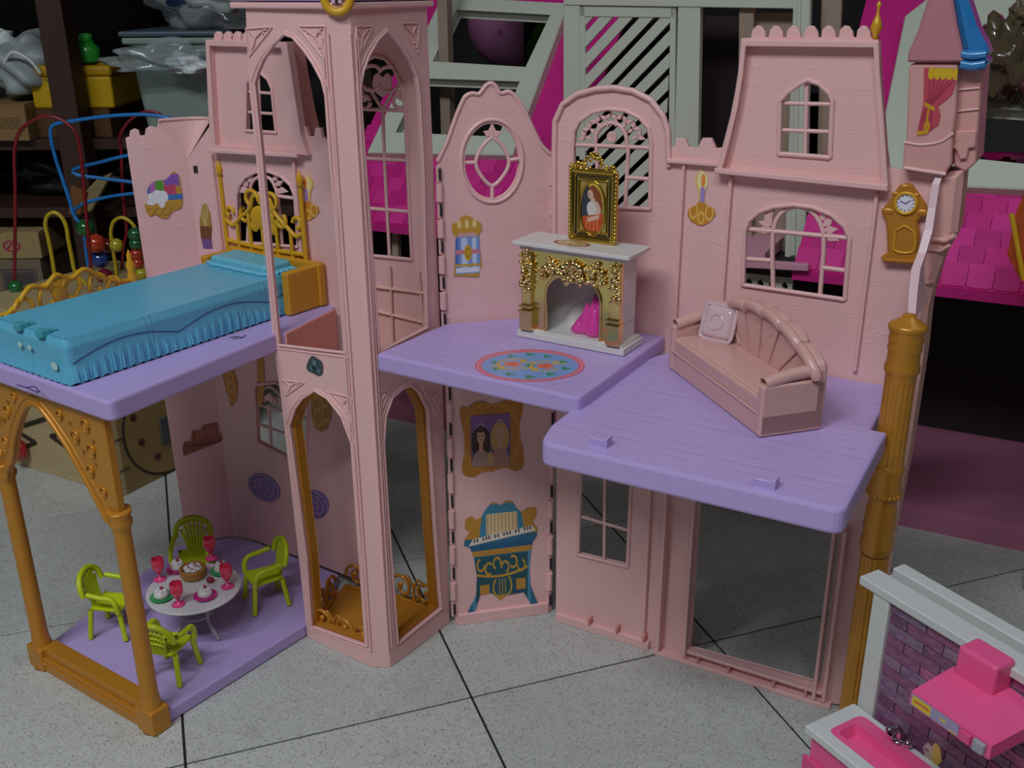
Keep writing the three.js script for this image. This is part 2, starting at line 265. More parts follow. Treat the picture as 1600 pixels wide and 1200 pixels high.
  sticker(clock, R, ringOf(cc[0], cc[1], fr, fr, 28), (c) => { c.fillStyle = '#e8e4ee'; c.fillRect(0, 0, 1, 1); c.strokeStyle = '#7a6cb0'; c.lineWidth = .06; c.beginPath(); c.arc(.5, .5, .46, 0, 7); c.stroke(); c.fillStyle = '#4a4a80'; for (let i = 0; i < 12; i++) { c.beginPath(); c.arc(.5 + .36 * Math.cos(i * Math.PI / 6), .5 + .36 * Math.sin(i * Math.PI / 6), .035, 0, 7); c.fill(); } c.strokeStyle = '#3a3a70'; c.lineWidth = .05; c.beginPath(); c.moveTo(.22, .42); c.lineTo(.5, .52); c.lineTo(.72, .34); c.stroke(); }, { z: .0085, name: 'clock_face', local: true, size: 96 });
  const pd = ck([[1399, 372], [1400, 360], [1407, 356], [1414, 352], [1422, 357], [1428, 362], [1427, 392], [1398, 390]]);
  obj('clock_door', tube(pd.map((p) => [...p, .0085]), .0011, 40, 6, true), mBrass, clock);
}
// ---- right end: outer buttress, corner spire with blue roof, edge fin, gold column
{
  const qR = px(R);
  const e = R.uv(1440, 420)[0];
  // the edge flange that bows forward
  {                                                               // flange that bows forward as it comes down to the column
    const rows = [[1464, 1474, 271, .008], [1456, 1468, 288, .012], [1450, 1462, 325, .018], [1444, 1457, 360, .026], [1434, 1447, 395, .038], [1424, 1438, 420, .052], [1420, 1433, 460, .075], [1418, 1430, 500, .1]], pos = [];
    const pts = rows.map(([l, r, v, z]) => { const a = R.uv(l, v, z), b = R.uv(r, v, z); return [[a[0], a[1], z], [b[0], b[1], z], [b[0], b[1], Math.min(z - .012, .03)], [a[0], a[1], Math.min(z - .012, .03)]]; });
    for (let i = 0; i < pts.length - 1; i++) for (let k = 0; k < 4; k++) { const a = pts[i][k], b = pts[i][(k + 1) % 4], d = pts[i + 1][k], f = pts[i + 1][(k + 1) % 4]; pos.push(...a, ...d, ...b, ...b, ...d, ...f); }
    for (const [q, o] of [[pts[0], 1], [pts[pts.length - 1], 0]]) pos.push(...(o ? [...q[0], ...q[1], ...q[2], ...q[0], ...q[2], ...q[3]] : [...q[0], ...q[2], ...q[1], ...q[0], ...q[3], ...q[2]]));
    const g = new THREE.BufferGeometry(); g.setAttribute('position', new THREE.BufferAttribute(new Float32Array(pos), 3)); g.computeVertexNormals();
    upright('edge_flange', g, plastic(0xe2bfc4, { roughness: .4 }), R, castle, 'pale curved edge flange');
  }
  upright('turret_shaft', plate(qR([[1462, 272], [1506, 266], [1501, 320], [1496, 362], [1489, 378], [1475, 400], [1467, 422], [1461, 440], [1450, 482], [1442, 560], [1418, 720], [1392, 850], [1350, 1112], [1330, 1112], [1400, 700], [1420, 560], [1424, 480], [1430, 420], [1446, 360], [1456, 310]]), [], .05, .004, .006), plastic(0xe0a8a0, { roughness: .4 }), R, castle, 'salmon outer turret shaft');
  { const sh = castle.children[castle.children.length - 1]; for (const [l, w] of [[[[1454, 372], [1478, 374], [1494, 366]], .003], [[[1450, 388], [1470, 390], [1486, 381]], .002], [[[1436, 436], [1450, 440], [1460, 436]], .002]]) obj('corbel_ring', bead(qR(l), .005, w, false), sh.material, sh); }
  // spire: open fronted turret room with curtain print, pink inside of the roof and blue outside
  const z0 = .012, s = px(R, z0);
  const room = upright('turret_room', [
    plate(s([[1410, 262], [1412, 230], [1416, 218], [1420, 105], [1424, 100], [1497, 100], [1494, 170], [1488, 215], [1486, 258], [1476, 272]]), [], .05, z0, .0015),
    plate(s([[1487, 205], [1492, 110], [1496, 98], [1533, 98], [1530, 140], [1526, 200], [1522, 258], [1506, 272], [1488, 262]]), [], .066, z0 - .012, .0015),
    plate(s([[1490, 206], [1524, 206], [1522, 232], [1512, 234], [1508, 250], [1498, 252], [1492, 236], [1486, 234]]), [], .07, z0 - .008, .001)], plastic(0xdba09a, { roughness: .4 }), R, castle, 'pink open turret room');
  obj('ledge', [tube([...s([[1411, 222], [1440, 226], [1470, 221], [1490, 208]])].map((p) => [...p, z0]), .0014, 20, 6), tube([...s([[1412, 262], [1450, 268], [1478, 272]])].map((p) => [...p, z0]), .002, 12, 6), tube([...s([[1494, 142], [1528, 139]])].map((p) => [...p, z0 - .011]), .001, 6, 5), tube([...s([[1492, 176], [1527, 172]])].map((p) => [...p, z0 - .011]), .001, 6, 5)], mPinkS, room);
  sticker(room, R, [[1444, 106], [1497, 107], [1495, 125], [1488, 147], [1474, 160], [1466, 165], [1470, 180], [1466, 196], [1455, 203], [1448, 210], [1432, 212], [1437, 190], [1443, 160]], (c) => {
    c.fillStyle = '#c4485a'; c.fillRect(0, 0, 1, 1); c.strokeStyle = '#9c2c42'; c.lineWidth = .03; for (let i = 0; i < 6; i++) { c.beginPath(); c.moveTo(.2 + i * .15, .15); c.quadraticCurveTo(.3 + i * .05, .4, .2 + i * .03, .55); c.stroke(); c.beginPath(); c.moveTo(.2 + i * .04, .6); c.lineTo(.02 + i * .1, 1); c.stroke(); }
    c.fillStyle = '#d8b020'; for (let i = 0; i < 5; i++) { c.beginPath(); c.ellipse(.24 + i * .18, .07, .1, .1, 0, 0, 7); c.fill(); } c.strokeStyle = '#d09a20'; c.lineWidth = .06; c.beginPath(); c.moveTo(.16, .52); c.lineTo(.48, .6); c.stroke(); c.beginPath(); c.moveTo(.3, .6); c.lineTo(.3, .92); c.stroke(); c.beginPath(); c.moveTo(0, .97); c.lineTo(.4, .93); c.stroke(); c.beginPath(); c.ellipse(.32, .86, .06, .06, 0, 0, 7); c.stroke();
  }, { z: z0 + .0003, label: 'red curtain sticker with gold tassels' });
  const roofPts = s([[1419, 97], [1420, 82], [1436, 45], [1447, 10], [1456, -22], [1486, -22], [1491, 10], [1497, 45], [1505, 80], [1507, 97]]);
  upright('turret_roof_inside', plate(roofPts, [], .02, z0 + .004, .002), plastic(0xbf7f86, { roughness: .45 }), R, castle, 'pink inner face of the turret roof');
  const rf = px(R, z0 - .006), blueF = rf([[1484, -22], [1506, -22], [1516, 8], [1527, 42], [1541, 68], [1546, 82], [1540, 90], [1546, 95], [1540, 104], [1500, 108], [1505, 96], [1500, 88], [1504, 80], [1496, 45], [1489, 10]]);
  upright('turret_roof', [plate(blueF, [], .045, z0 - .002, .006), tube(rf([[1504, 84], [1520, 86], [1543, 84]]).map((p) => [...p, z0 + .001]), .004, 12, 8), tube(rf([[1502, 99], [1520, 102], [1541, 99]]).map((p) => [...p, z0 + .0]), .0045, 12, 8)], plastic(0x2f7fbe, { roughness: .25, metalness: 0, clearcoat: .6, clearcoatRoughness: .15 }), R, castle, 'shiny blue turret roof');
  // gold fluted column
  const f0 = R.at(.4045, .105), H = .585, yAt = (v, x) => { const d = ray(x, v), t = Math.hypot(...f0) / Math.hypot(d.x, d.z); return EYE + d.y * t; };
  const y1 = (v) => yAt(v, 1318 + (1100 - v) * .165);
  const flute = (r, ya, yb) => { const s2 = new THREE.Shape(); const n = 16; for (let i = 0; i <= n * 6; i++) { const a = i / (n * 6) * Math.PI * 2, rr = r * (1 - .05 * (1 - Math.abs(Math.sin(a * n / 2)))); i ? s2.lineTo(rr * Math.cos(a), rr * Math.sin(a)) : s2.moveTo(rr, 0); } const g = new THREE.ExtrudeGeometry(s2, { depth: yb - ya, bevelEnabled: false }); g.rotateX(-Math.PI / 2); g.translate(0, ya, 0); return g; };
  const r = .0138;
  const col = obj('gold_column', flute(r, 0, y1(862)), mGold, castle, 'gold fluted column');
  obj('upper_shaft', flute(r, y1(725), y1(592)), mGold, col);
  col.position.set(f0[0], 0, f0[1]);
  const prof = (list) => lathe(list.map(([k, v]) => [k * r, v]), 28);
  obj('column_capital', prof([[0, y1(490)], [.4, y1(491)], [.45, y1(496)], [1.12, y1(505)], [1.24, y1(509)], [1.2, y1(514)], [1.1, y1(518)], [1.1, y1(526)], [1.14, y1(528)], [1.1, y1(531)], [1.06, y1(538)], [1.1, y1(540)], [1.1, y1(545)], [1.02, y1(548)], [1.05, y1(566)], [1.14, y1(570)], [1.14, y1(578)], [1.0, y1(583)], [1.0, y1(594)]]), mGold, col);
  obj('column_ring', [prof([[.98, y1(722)], [1.1, y1(726)], [1.1, y1(734)], [1.0, y1(738)], [1.1, y1(762)], [1.12, y1(768)], [.9, y1(776)], [.98, y1(786)], [1.06, y1(800)], [1.06, y1(812)], [1.1, y1(818)], [1.02, y1(830)], [1.14, y1(842)], [1.14, y1(852)], [1.0, y1(860)]]), ...Array.from({ length: 20 }, (_, i) => ball(1.05 * r * Math.cos(i * .314), y1(768), 1.05 * r * Math.sin(i * .314), .0024))], mGold, col);
  obj('column_base', prof([[1.3, 0], [1.3, .008], [1.1, .014], [1.15, .02], [1.0, .026]]), mGold, col);
}
// ---- middle wall with the oval window
{
  const q = px(P);
  const outline = [...q([[862, 955], [712, 975], [706, 920], [700, 700], [694, 520], [684, 252]]), ...q([[690, 240], [700, 218], [711, 186], [722, 160]], 2), ...q([[728, 150], [738, 146], [748, 147], [754, 141], [759, 134], [767, 130], [774, 134], [778, 141], [783, 146], [794, 143], [803, 148]], 3), ...q([[810, 157], [821, 176], [833, 202], [845, 225], [857, 238], [863, 242]], 2), ...q([[868, 500], [866, 750]])];
  const oval = q(ringOf(768.7, 251.5, 43.6, 59.9, 40).map(([x, y]) => [x - (y - 251) * .02, y + (x - 768) * .03]));
  const wall = upright('middle_wall', plate(outline, [oval], .006), mPink, P, castle, 'pink wall panel with oval window');
  obj('window_grille', [...bars(P, [[[769, 214], [756, 226], [745, 246], [744, 258], [752, 275], [769, 290], [786, 275], [795, 256], [792, 240], [782, 224], [769, 214]], [[724, 254], [743, 254]], [[795, 250], [813, 248]], [[769, 290], [769, 312]], [[769, 214], [769, 192]]], -.003, .0023), leafGeo(P, 769, 212, -14, -7, .4, -.003), leafGeo(P, 769, 212, 14, -7, .4, -.003), leafGeo(P, 769, 210, 0, -18, .3, -.003)], mPinkS, wall);
  const cx0 = P.uv(768.7, 251.5);
  obj('window_frame', [bead(oval.map((p) => [cx0[0] + (p[0] - cx0[0]) * 1.1, cx0[1] + (p[1] - cx0[1]) * 1.08]), .0002, .0022), tube(q([[684, 252], [690, 240], [700, 218], [711, 186], [722, 160], [728, 150], [738, 146], [748, 147], [754, 141], [759, 134], [767, 130], [774, 134], [778, 141], [783, 146], [794, 143], [803, 148], [810, 157], [821, 176], [833, 202], [845, 225], [857, 238], [863, 242]]).map((p) => [...p, -.0005]), .0026, 100, 6)], mPinkS, wall);
  const skA = P.uv(715, 960), skB = P.uv(856, 940);
  obj('skirting', box(skB[0] - skA[0], .016, .006, (skA[0] + skB[0]) / 2, .008, .002), mPinkS, wall);
  // hinges: knuckles with dark slots on both sides
  const hinge = (x0, y0, x1, y1, n, up) => { const kn = [], sl = []; for (let i = 0; i < n; i++) { const t = (i + .5) / n, a = up.uv(x0 + (x1 - x0) * t, y0 + (y1 - y0) * t), h = Math.abs(up.uv(x0, y0)[1] - up.uv(x1, y1)[1]) / n; (i % 2 ? kn : sl).push(i % 2 ? new THREE.CylinderGeometry(.0042, .0042, h * .96, 10).translate(a[0], a[1], .001) : box(.0028, h * .62, .003, a[0] + .001, a[1], .0022, .0004)); if (!(i % 2)) kn.push(box(.006, h * .9, .003, a[0], a[1], -.0005, .0005)); } const hm = obj('hinge', kn, mPinkS, wall); obj('hinge_slot', sl, mDark, hm); };
  hinge(685, 258, 694, 512, 9, P); hinge(701, 600, 709, 965, 13, P); hinge(864, 242, 864, 360, 5, P); hinge(862, 640, 858, 950, 11, P);
  // stickers: towel, portrait of two women, blue organ
  sticker(wall, P, [[727, 336], [736, 339], [745, 345], [752, 349], [753, 358], [748, 365], [749, 385], [753, 414], [749, 420], [748, 432], [709, 431], [710, 410], [712, 370], [706, 362], [706, 350], [714, 348], [719, 340]], (c) => {
    c.fillStyle = '#c99a3a'; c.fillRect(0, 0, 1, 1); c.fillStyle = '#d8a3a0'; c.fillRect(.2, .28, .6, .08); c.fillStyle = '#7b9bd2'; c.fillRect(.08, .34, .84, .6); c.fillStyle = '#c7d3ea'; c.fillRect(.3, .36, .2, .5); c.fillRect(.66, .36, .14, .5); c.fillStyle = '#4f74b8'; c.fillRect(.1, .36, .1, .56); c.fillStyle = '#d9808a'; c.fillRect(.1, .55, .8, .07); c.fillStyle = '#d4a436'; c.beginPath(); c.arc(.52, .6, .13, 0, 7); c.fill(); c.strokeStyle = '#a87a20'; c.lineWidth = .03; c.beginPath(); c.arc(.52, .6, .07, 0, 7); c.stroke(); c.fillStyle = '#d0a23c'; c.fillRect(.06, .78, .9, .04); c.fillStyle = '#dde3ef'; c.fillRect(.1, .84, .8, .08); c.fillStyle = '#c99a3a'; c.fillRect(0, .95, 1, .05); c.fillStyle = '#ead08c'; for (const x of [.25, .5, .75]) { c.beginPath(); c.arc(x, .14, .07, 0, 7); c.fill(); }
  }, { label: 'sticker of a blue towel on a gold rail' });
  const frameEdge = spline([[718, 640], [724, 634], [730, 637], [742, 629], [755, 627], [768, 632], [785, 627], [802, 625], [815, 629], [817, 640], [812, 660], [813, 685], [817, 700], [817, 730], [806, 736], [790, 730], [770, 736], [752, 738], [740, 745], [724, 741], [722, 728], [726, 705], [724, 675], [720, 655]], 3, true);
  sticker(wall, P, frameEdge, (c) => { c.fillStyle = '#c07a24'; c.fillRect(0, 0, 1, 1); c.strokeStyle = '#e0a040'; c.lineWidth = .015; for (let i = 0; i < 26; i++) { const a = i * .2417; c.beginPath(); c.arc(.5 + .44 * Math.cos(a), .5 + .46 * Math.sin(a), .035, 0, 5); c.stroke(); } }, { z: .0004, label: 'orange picture frame sticker' });
  sticker(wall, P, [[735, 650], [797, 646], [797, 727], [737, 730]], (c) => {
    c.fillStyle = '#8a5a9a'; c.fillRect(0, 0, 1, 1); c.fillStyle = '#6f4f7c'; c.fillRect(0, .3, 1, .7);
    for (const [x, hair, dress, y] of [[.25, '#3a2018', '#b08a80', .38], [.73, '#c89a5c', '#b88478', .34]]) { c.fillStyle = hair; c.beginPath(); c.ellipse(x, y + .12, .24, .3, 0, 0, 7); c.fill(); c.fillStyle = dress; c.beginPath(); c.ellipse(x, 1.0, .26, .36, 0, 0, 7); c.fill(); c.fillStyle = '#d4a184'; c.fillRect(x - .05, y + .1, .1, .2); c.beginPath(); c.ellipse(x, y + .02, .1, .14, 0, 0, 7); c.fill(); c.fillStyle = hair; c.beginPath(); c.ellipse(x, y - .12, .12, .06, 0, 0, 7); c.fill(); c.fillStyle = '#3a2420'; c.fillRect(x - .055, y, .03, .02); c.fillRect(x + .025, y, .03, .02); c.fillStyle = '#b0484c'; c.fillRect(x - .025, y + .075, .05, .018); c.strokeStyle = '#d8b878'; c.lineWidth = .02; c.beginPath(); c.arc(x, y - .13, .09, 3.4, 6); c.stroke(); }
    c.fillStyle = '#c8a060'; c.beginPath(); c.ellipse(.48, .82, .08, .12, 0, 0, 7); c.fill();
  }, { z: .0010, label: 'small portrait of a dark haired and a fair haired woman' });
  const organ = [[758, 797], [768, 785], [776, 786], [782, 790], [790, 782], [800, 783], [808, 795], [814, 800], [825, 793], [837, 793], [838, 805], [832, 815], [840, 825], [838, 838], [832, 846], [829, 865], [827, 890], [829, 915], [840, 942], [835, 950], [828, 942], [818, 925], [790, 930], [782, 938], [768, 926], [750, 930], [743, 952], [736, 964], [730, 958], [744, 930], [745, 900], [740, 872], [734, 855], [725, 853], [726, 842], [734, 832], [726, 826], [727, 812], [736, 806], [744, 812], [752, 808]];
  sticker(wall, P, organ, (c) => {
    c.fillStyle = '#c28a30'; c.fillRect(0, 0, 1, .3); c.fillStyle = '#2d6a86'; c.fillRect(0, .3, 1, .7);
    c.fillStyle = '#3f84a0'; c.beginPath(); c.moveTo(.27, .02); c.lineTo(.75, .02); c.lineTo(.82, .3); c.lineTo(.2, .3); c.fill(); c.fillStyle = '#e2c592'; c.fillRect(.3, .1, .42, .18); c.strokeStyle = '#9c6c4a'; c.lineWidth = .008; for (let i = 0; i < 9; i++) { c.beginPath(); c.moveTo(.32 + i * .048, .11); c.lineTo(.32 + i * .048, .27); c.stroke(); }
    c.fillStyle = '#e6d6c4'; c.beginPath(); c.moveTo(.12, .3); c.lineTo(.92, .24); c.lineTo(.97, .29); c.lineTo(.06, .36); c.fill(); c.fillStyle = '#2a2430'; for (let i = 0; i < 20; i++) { if (i % 7 === 2 || i % 7 === 6) continue; c.fillRect(.13 + i * .04, .305 - i * .0032, .018, .028); }
    c.fillStyle = '#1f5f80'; c.fillRect(0, .36, 1, .05); c.fillStyle = '#c08a38'; c.fillRect(.08, .41, .84, .05); c.fillStyle = '#20505e'; c.fillRect(.14, .47, .72, .4);
    c.strokeStyle = '#c99632'; c.lineWidth = .022; for (let i = 0; i < 6; i++) { c.beginPath(); c.arc(.22 + i * .11, .54 + (i % 2) * .04, .05, i, i + 4.6); c.stroke(); } c.beginPath(); c.moveTo(.14, .62); c.quadraticCurveTo(.5, .7, .86, .6); c.stroke();
    c.beginPath(); c.moveTo(.42, .68); c.quadraticCurveTo(.34, .78, .44, .84); c.lineTo(.58, .84); c.quadraticCurveTo(.68, .78, .6, .67); c.stroke(); c.lineWidth = .012; for (const x of [.47, .51, .55]) { c.beginPath(); c.moveTo(x, .68); c.lineTo(x, .84); c.stroke(); } c.fillStyle = '#c08a38'; c.fillRect(.2, .72, .13, .1); c.fillRect(.7, .7, .13, .1); c.fillRect(.42, .84, .18, .05);
    c.fillStyle = '#4f8fb0'; c.fillRect(.1, .46, .04, .5); c.fillRect(.86, .46, .04, .5);
  }, { label: 'sticker of a blue and gold reed organ', size: 320 });
}
// ---- tower: two open gothic faces on two storeys and the broad corner pillar between them
const T1 = new Upright(fl(480, 996), fl(580, 1042)), T2 = new Upright(fl(611, 1043), fl(703, 973));
const T0 = new Upright(T1.at(T1.l), T2.at(0));
const TOP = 0.778;
{
  const face = (pl, upPts, loPts, tri, name, label) => {
    const q = px(pl), up = q(upPts), lo = q(loPts);
    const rect = pl === T1 ? [...q([[480, 996]]), [pl.l, 0], [pl.l, TOP], ...q([[383, 10], [387, 120], [397, 225], [414, 400], [426, 536], [438, 620]])] : [[0, 0], ...q([[703, 973], [692, 600], [667, 2]]), [0, TOP]];
    const f = upright(name, plate(rect, [up, lo], .005), mPinkS, pl, castle, label);
    const trim = [];
    for (const [h, s] of [[up, 1], [lo, 1]]) {
      trim.push(bead(h, .0006, .0019));
      const c = h.reduce((a, p) => [a[0] + p[0] / h.length, a[1] + p[1] / h.length], [0, 0]);
      trim.push(bead(h.map((p) => [c[0] + (p[0] - c[0]) * 1.1, c[1] + (p[1] - c[1]) * 1.022]), .0002, .0012, true, 5));
    }
    obj('arch_moulding', trim, mPinkS, f);
    const orn = [];
    for (const t of tri) { const p = q(t), m = [(p[0][0] + p[1][0] + p[2][0]) / 3, (p[0][1] + p[1][1] + p[2][1]) / 3]; orn.push(...p.map((a, i) => rod([...a, .0006], [...p[(i + 1) % 3], .0006], .0011, .0011, 6))); for (let k = 0; k < 3; k++) { const b = p[k]; orn.push(tube([[...m, .0008], [(m[0] + b[0]) / 2 + .0022 * (k - 1), (m[1] + b[1]) / 2 + .002, .001], [m[0] + (b[0] - m[0]) * .72, m[1] + (b[1] - m[1]) * .72, .0008]], .0009, 8, 5)); orn.push(ball(m[0] + (b[0] - m[0]) * .45, m[1] + (b[1] - m[1]) * .45, .0006, .0016, 1, 1, .6, 8)); } }
    obj('spandrel_ornament', orn, mPinkS, f);
    // gold lining inside the lower opening
    const c = lo.reduce((a, p) => [a[0] + p[0] / lo.length, a[1] + p[1] / lo.length], [0, 0]);
    const ins = lo.map((p) => [c[0] + (p[0] - c[0]) * .93, c[1] + (p[1] - c[1]) * .985]);
    obj('gold_lining', plate(lo.map((p) => [c[0] + (p[0] - c[0]) * 1.03, c[1] + (p[1] - c[1]) * 1.005]), [ins], .012, -.0055, .0005), mGold, f);
    return f;
  };
  face(T1, [[436, 539], [427, 440], [417, 330], [410, 250], [402, 170], [398, 130], [403, 112], [412, 92], [427, 70], [444, 53], [458, 58], [475, 77], [490, 99], [504, 126], [510, 150], [517, 250], [526, 350], [531, 430], [540, 551]],
    [[487, 979], [479, 870], [466, 770], [457, 700], [452, 666], [460, 640], [473, 622], [492, 610], [512, 622], [534, 650], [550, 692], [557, 770], [566, 880], [574, 1010]],
    [[[385, 45], [426, 42], [390, 88]], [[466, 41], [509, 41], [507, 92]], [[440, 594], [476, 597], [447, 618]], [[512, 612], [550, 621], [548, 660]]], 'tower_face', 'left tower face with pointed arches');
  face(T2, [[592, 550], [586, 470], [577, 350], [569, 250], [563, 160], [562, 134], [567, 110], [576, 86], [590, 62], [605, 47], [616, 58], [630, 78], [642, 97], [651, 120], [655, 150], [661, 260], [664, 400], [667, 512]],
    [[621, 1006], [613, 900], [605, 790], [599, 693], [602, 650], [612, 622], [628, 607], [641, 602], [654, 612], [668, 640], [672, 700], [680, 830], [689, 951]],
    [[[556, 41], [582, 41], [557, 92]], [[626, 36], [654, 36], [652, 84]], [[588, 610], [607, 612], [590, 655]], [[660, 606], [684, 612], [683, 650]]], 'tower_face', 'right tower face with pointed arches');
  // corner pillar with flutings on both sides
  const pil = upright('corner_pillar', [plate([[0, 0], [T0.l, 0], [T0.l, TOP], [0, TOP]], [], .006, .001, .001), box(.0022, TOP - .05, .004, .0015, TOP / 2, .0014), box(.0022, TOP - .05, .004, T0.l - .0015, TOP / 2, .0014)], mPinkS, T0, castle, 'broad chamfered corner pillar');
  const strips = [];
  for (const pl of [T1, T2]) { const u0 = pl === T1 ? pl.l : 0, s = pl === T1 ? -1 : 1; for (const k of [.0025, .006]) { const a = pl.at(u0 + s * k, .001); strips.push([a, pl]); } }
  for (const [a, pl] of strips) { const m = obj('fluting', new THREE.CylinderGeometry(.0012, .0012, TOP - .06, 6), mPinkS, pil); const w = new V3(a[0], TOP / 2, a[1]); pil.updateMatrixWorld(true); m.position.copy(pil.worldToLocal(w)); }
  // top band, lavender roof edge, gold ring emblem
  const poly = [T1.at(-.02, .004), T1.at(T1.l + .001, .006), T2.at(-.001, .006), T2.at(T2.l + .004, .004), [-.1, -1.17], [-.258, -1.225]];
  obj('cornice', slab(poly.map((p) => p), .006, TOP + .003, .0015), mPinkS, castle, 'pink cornice under the tower roof');
  obj('tower_roof', slab(poly, .03, TOP + .034, .003), mLavS, castle, 'lavender tower roof');
  const e = T0.uv(523, 8, .004), em = upright('emblem', [tube(ringOf(e[0] + .003, e[1] + .006, .0125, .0125, 24).map((p) => [...p, .005]), .0042, 48, 10, true), lathe([[0, 0], [.0125, .0005], [.0125, .002]], 24).rotateX(Math.PI / 2).translate(e[0] + .003, e[1] + .006, .002)], mYellow, T0, castle, 'yellow ring emblem');
  obj('plaque', [box(.0035, .008, .003, e[0] - .0005, e[1] + .0055, .006, .0005), box(.0035, .008, .003, e[0] + .006, e[1] + .0055, .006, .0005)], plastic(0xd8b4c8), em);
  obj('plaque_slot', box(.003, .010, .003, e[0] + .003, e[1] + .0055, .0058, .0005), mDark, em);
  // dark printed blot on the band between the storeys
  sticker(castle.children.find((o) => o.userData.label?.startsWith('left tower')), T1, spline([[483, 562], [488, 556], [493, 558], [499, 562], [503, 566], [505, 574], [503, 585], [498, 587], [490, 583], [483, 580], [479, 574]], 3, true), (c) => { c.fillStyle = '#3c4a50'; c.fillRect(0, 0, 1, 1); c.fillStyle = '#5f7f84'; c.fillRect(.4, .2, .2, .3); c.fillRect(.25, .6, .15, .2); c.fillRect(.65, .65, .15, .2); c.strokeStyle = '#6a4a6e'; c.lineWidth = .1; c.strokeRect(0, 0, 1, 1); c.fillStyle = '#23282c'; c.beginPath(); c.arc(.45, .65, .12, 0, 7); c.fill(); }, { name: 'sticker', label: 'small dark blue blot sticker', size: 64 });
  // gold floor of the tower, scroll railings
  obj('tower_floor', slab([T1.at(0, -.006), T1.at(T1.l, -.007), T2.at(0, -.007), T2.at(T2.l, -.006), [-.1, -1.175], [-.238, -1.222]], .01, .0115, .001), mGold, castle, 'gold tower floor');
  const scrollRail = (a, b, h, y0, label) => {
    const pl = new Upright(a, b), n = Math.max(2, Math.round(pl.l / .034)), g = [rod([0, y0 + .002, 0], [pl.l, y0 + .002, 0], .0022)];
    for (let i = 0; i < n; i++) {
      const u = (i + .5) * pl.l / n, w = pl.l / n * .46, s = i % 2 ? 1 : -1, sp = [];
      for (let k = 0; k <= 18; k++) { const t = k / 18 * 7.2, r = w * (1 - .11 * t); sp.push([u + s * r * Math.cos(t), y0 + h * .48 + r * Math.sin(t) * h / (2 * w) * .92, .001 * Math.sin(t)]); }
      g.push(tube(sp, .0024, 40, 6), ball(...sp[18], .0042, 1, 1, .7, 8), tube([[u - s * w, y0 + .003, 0], [u - s * w * 1.1, y0 + h * .5, 0], [u - s * w * .5, y0 + h * .95, .001], [u - s * w * .1, y0 + h * .75, 0]], .0019, 12, 6));
    }
    return upright('scroll_railing', g, mGold, pl, castle, label);
  };
  scrollRail(T1.at(.004, -.012), T1.at(T1.l - .004, -.014), .036, .0115, 'gold scroll railing behind the left arch');
  scrollRail([-.246, -1.2], T1.at(.006, -.014), .04, .0115);
  scrollRail([-.235, -1.212], [-.17, -1.19], .045, .0115);
  scrollRail([-.168, -1.19], T2.at(T2.l - .006, -.016), .045, .0115);
}
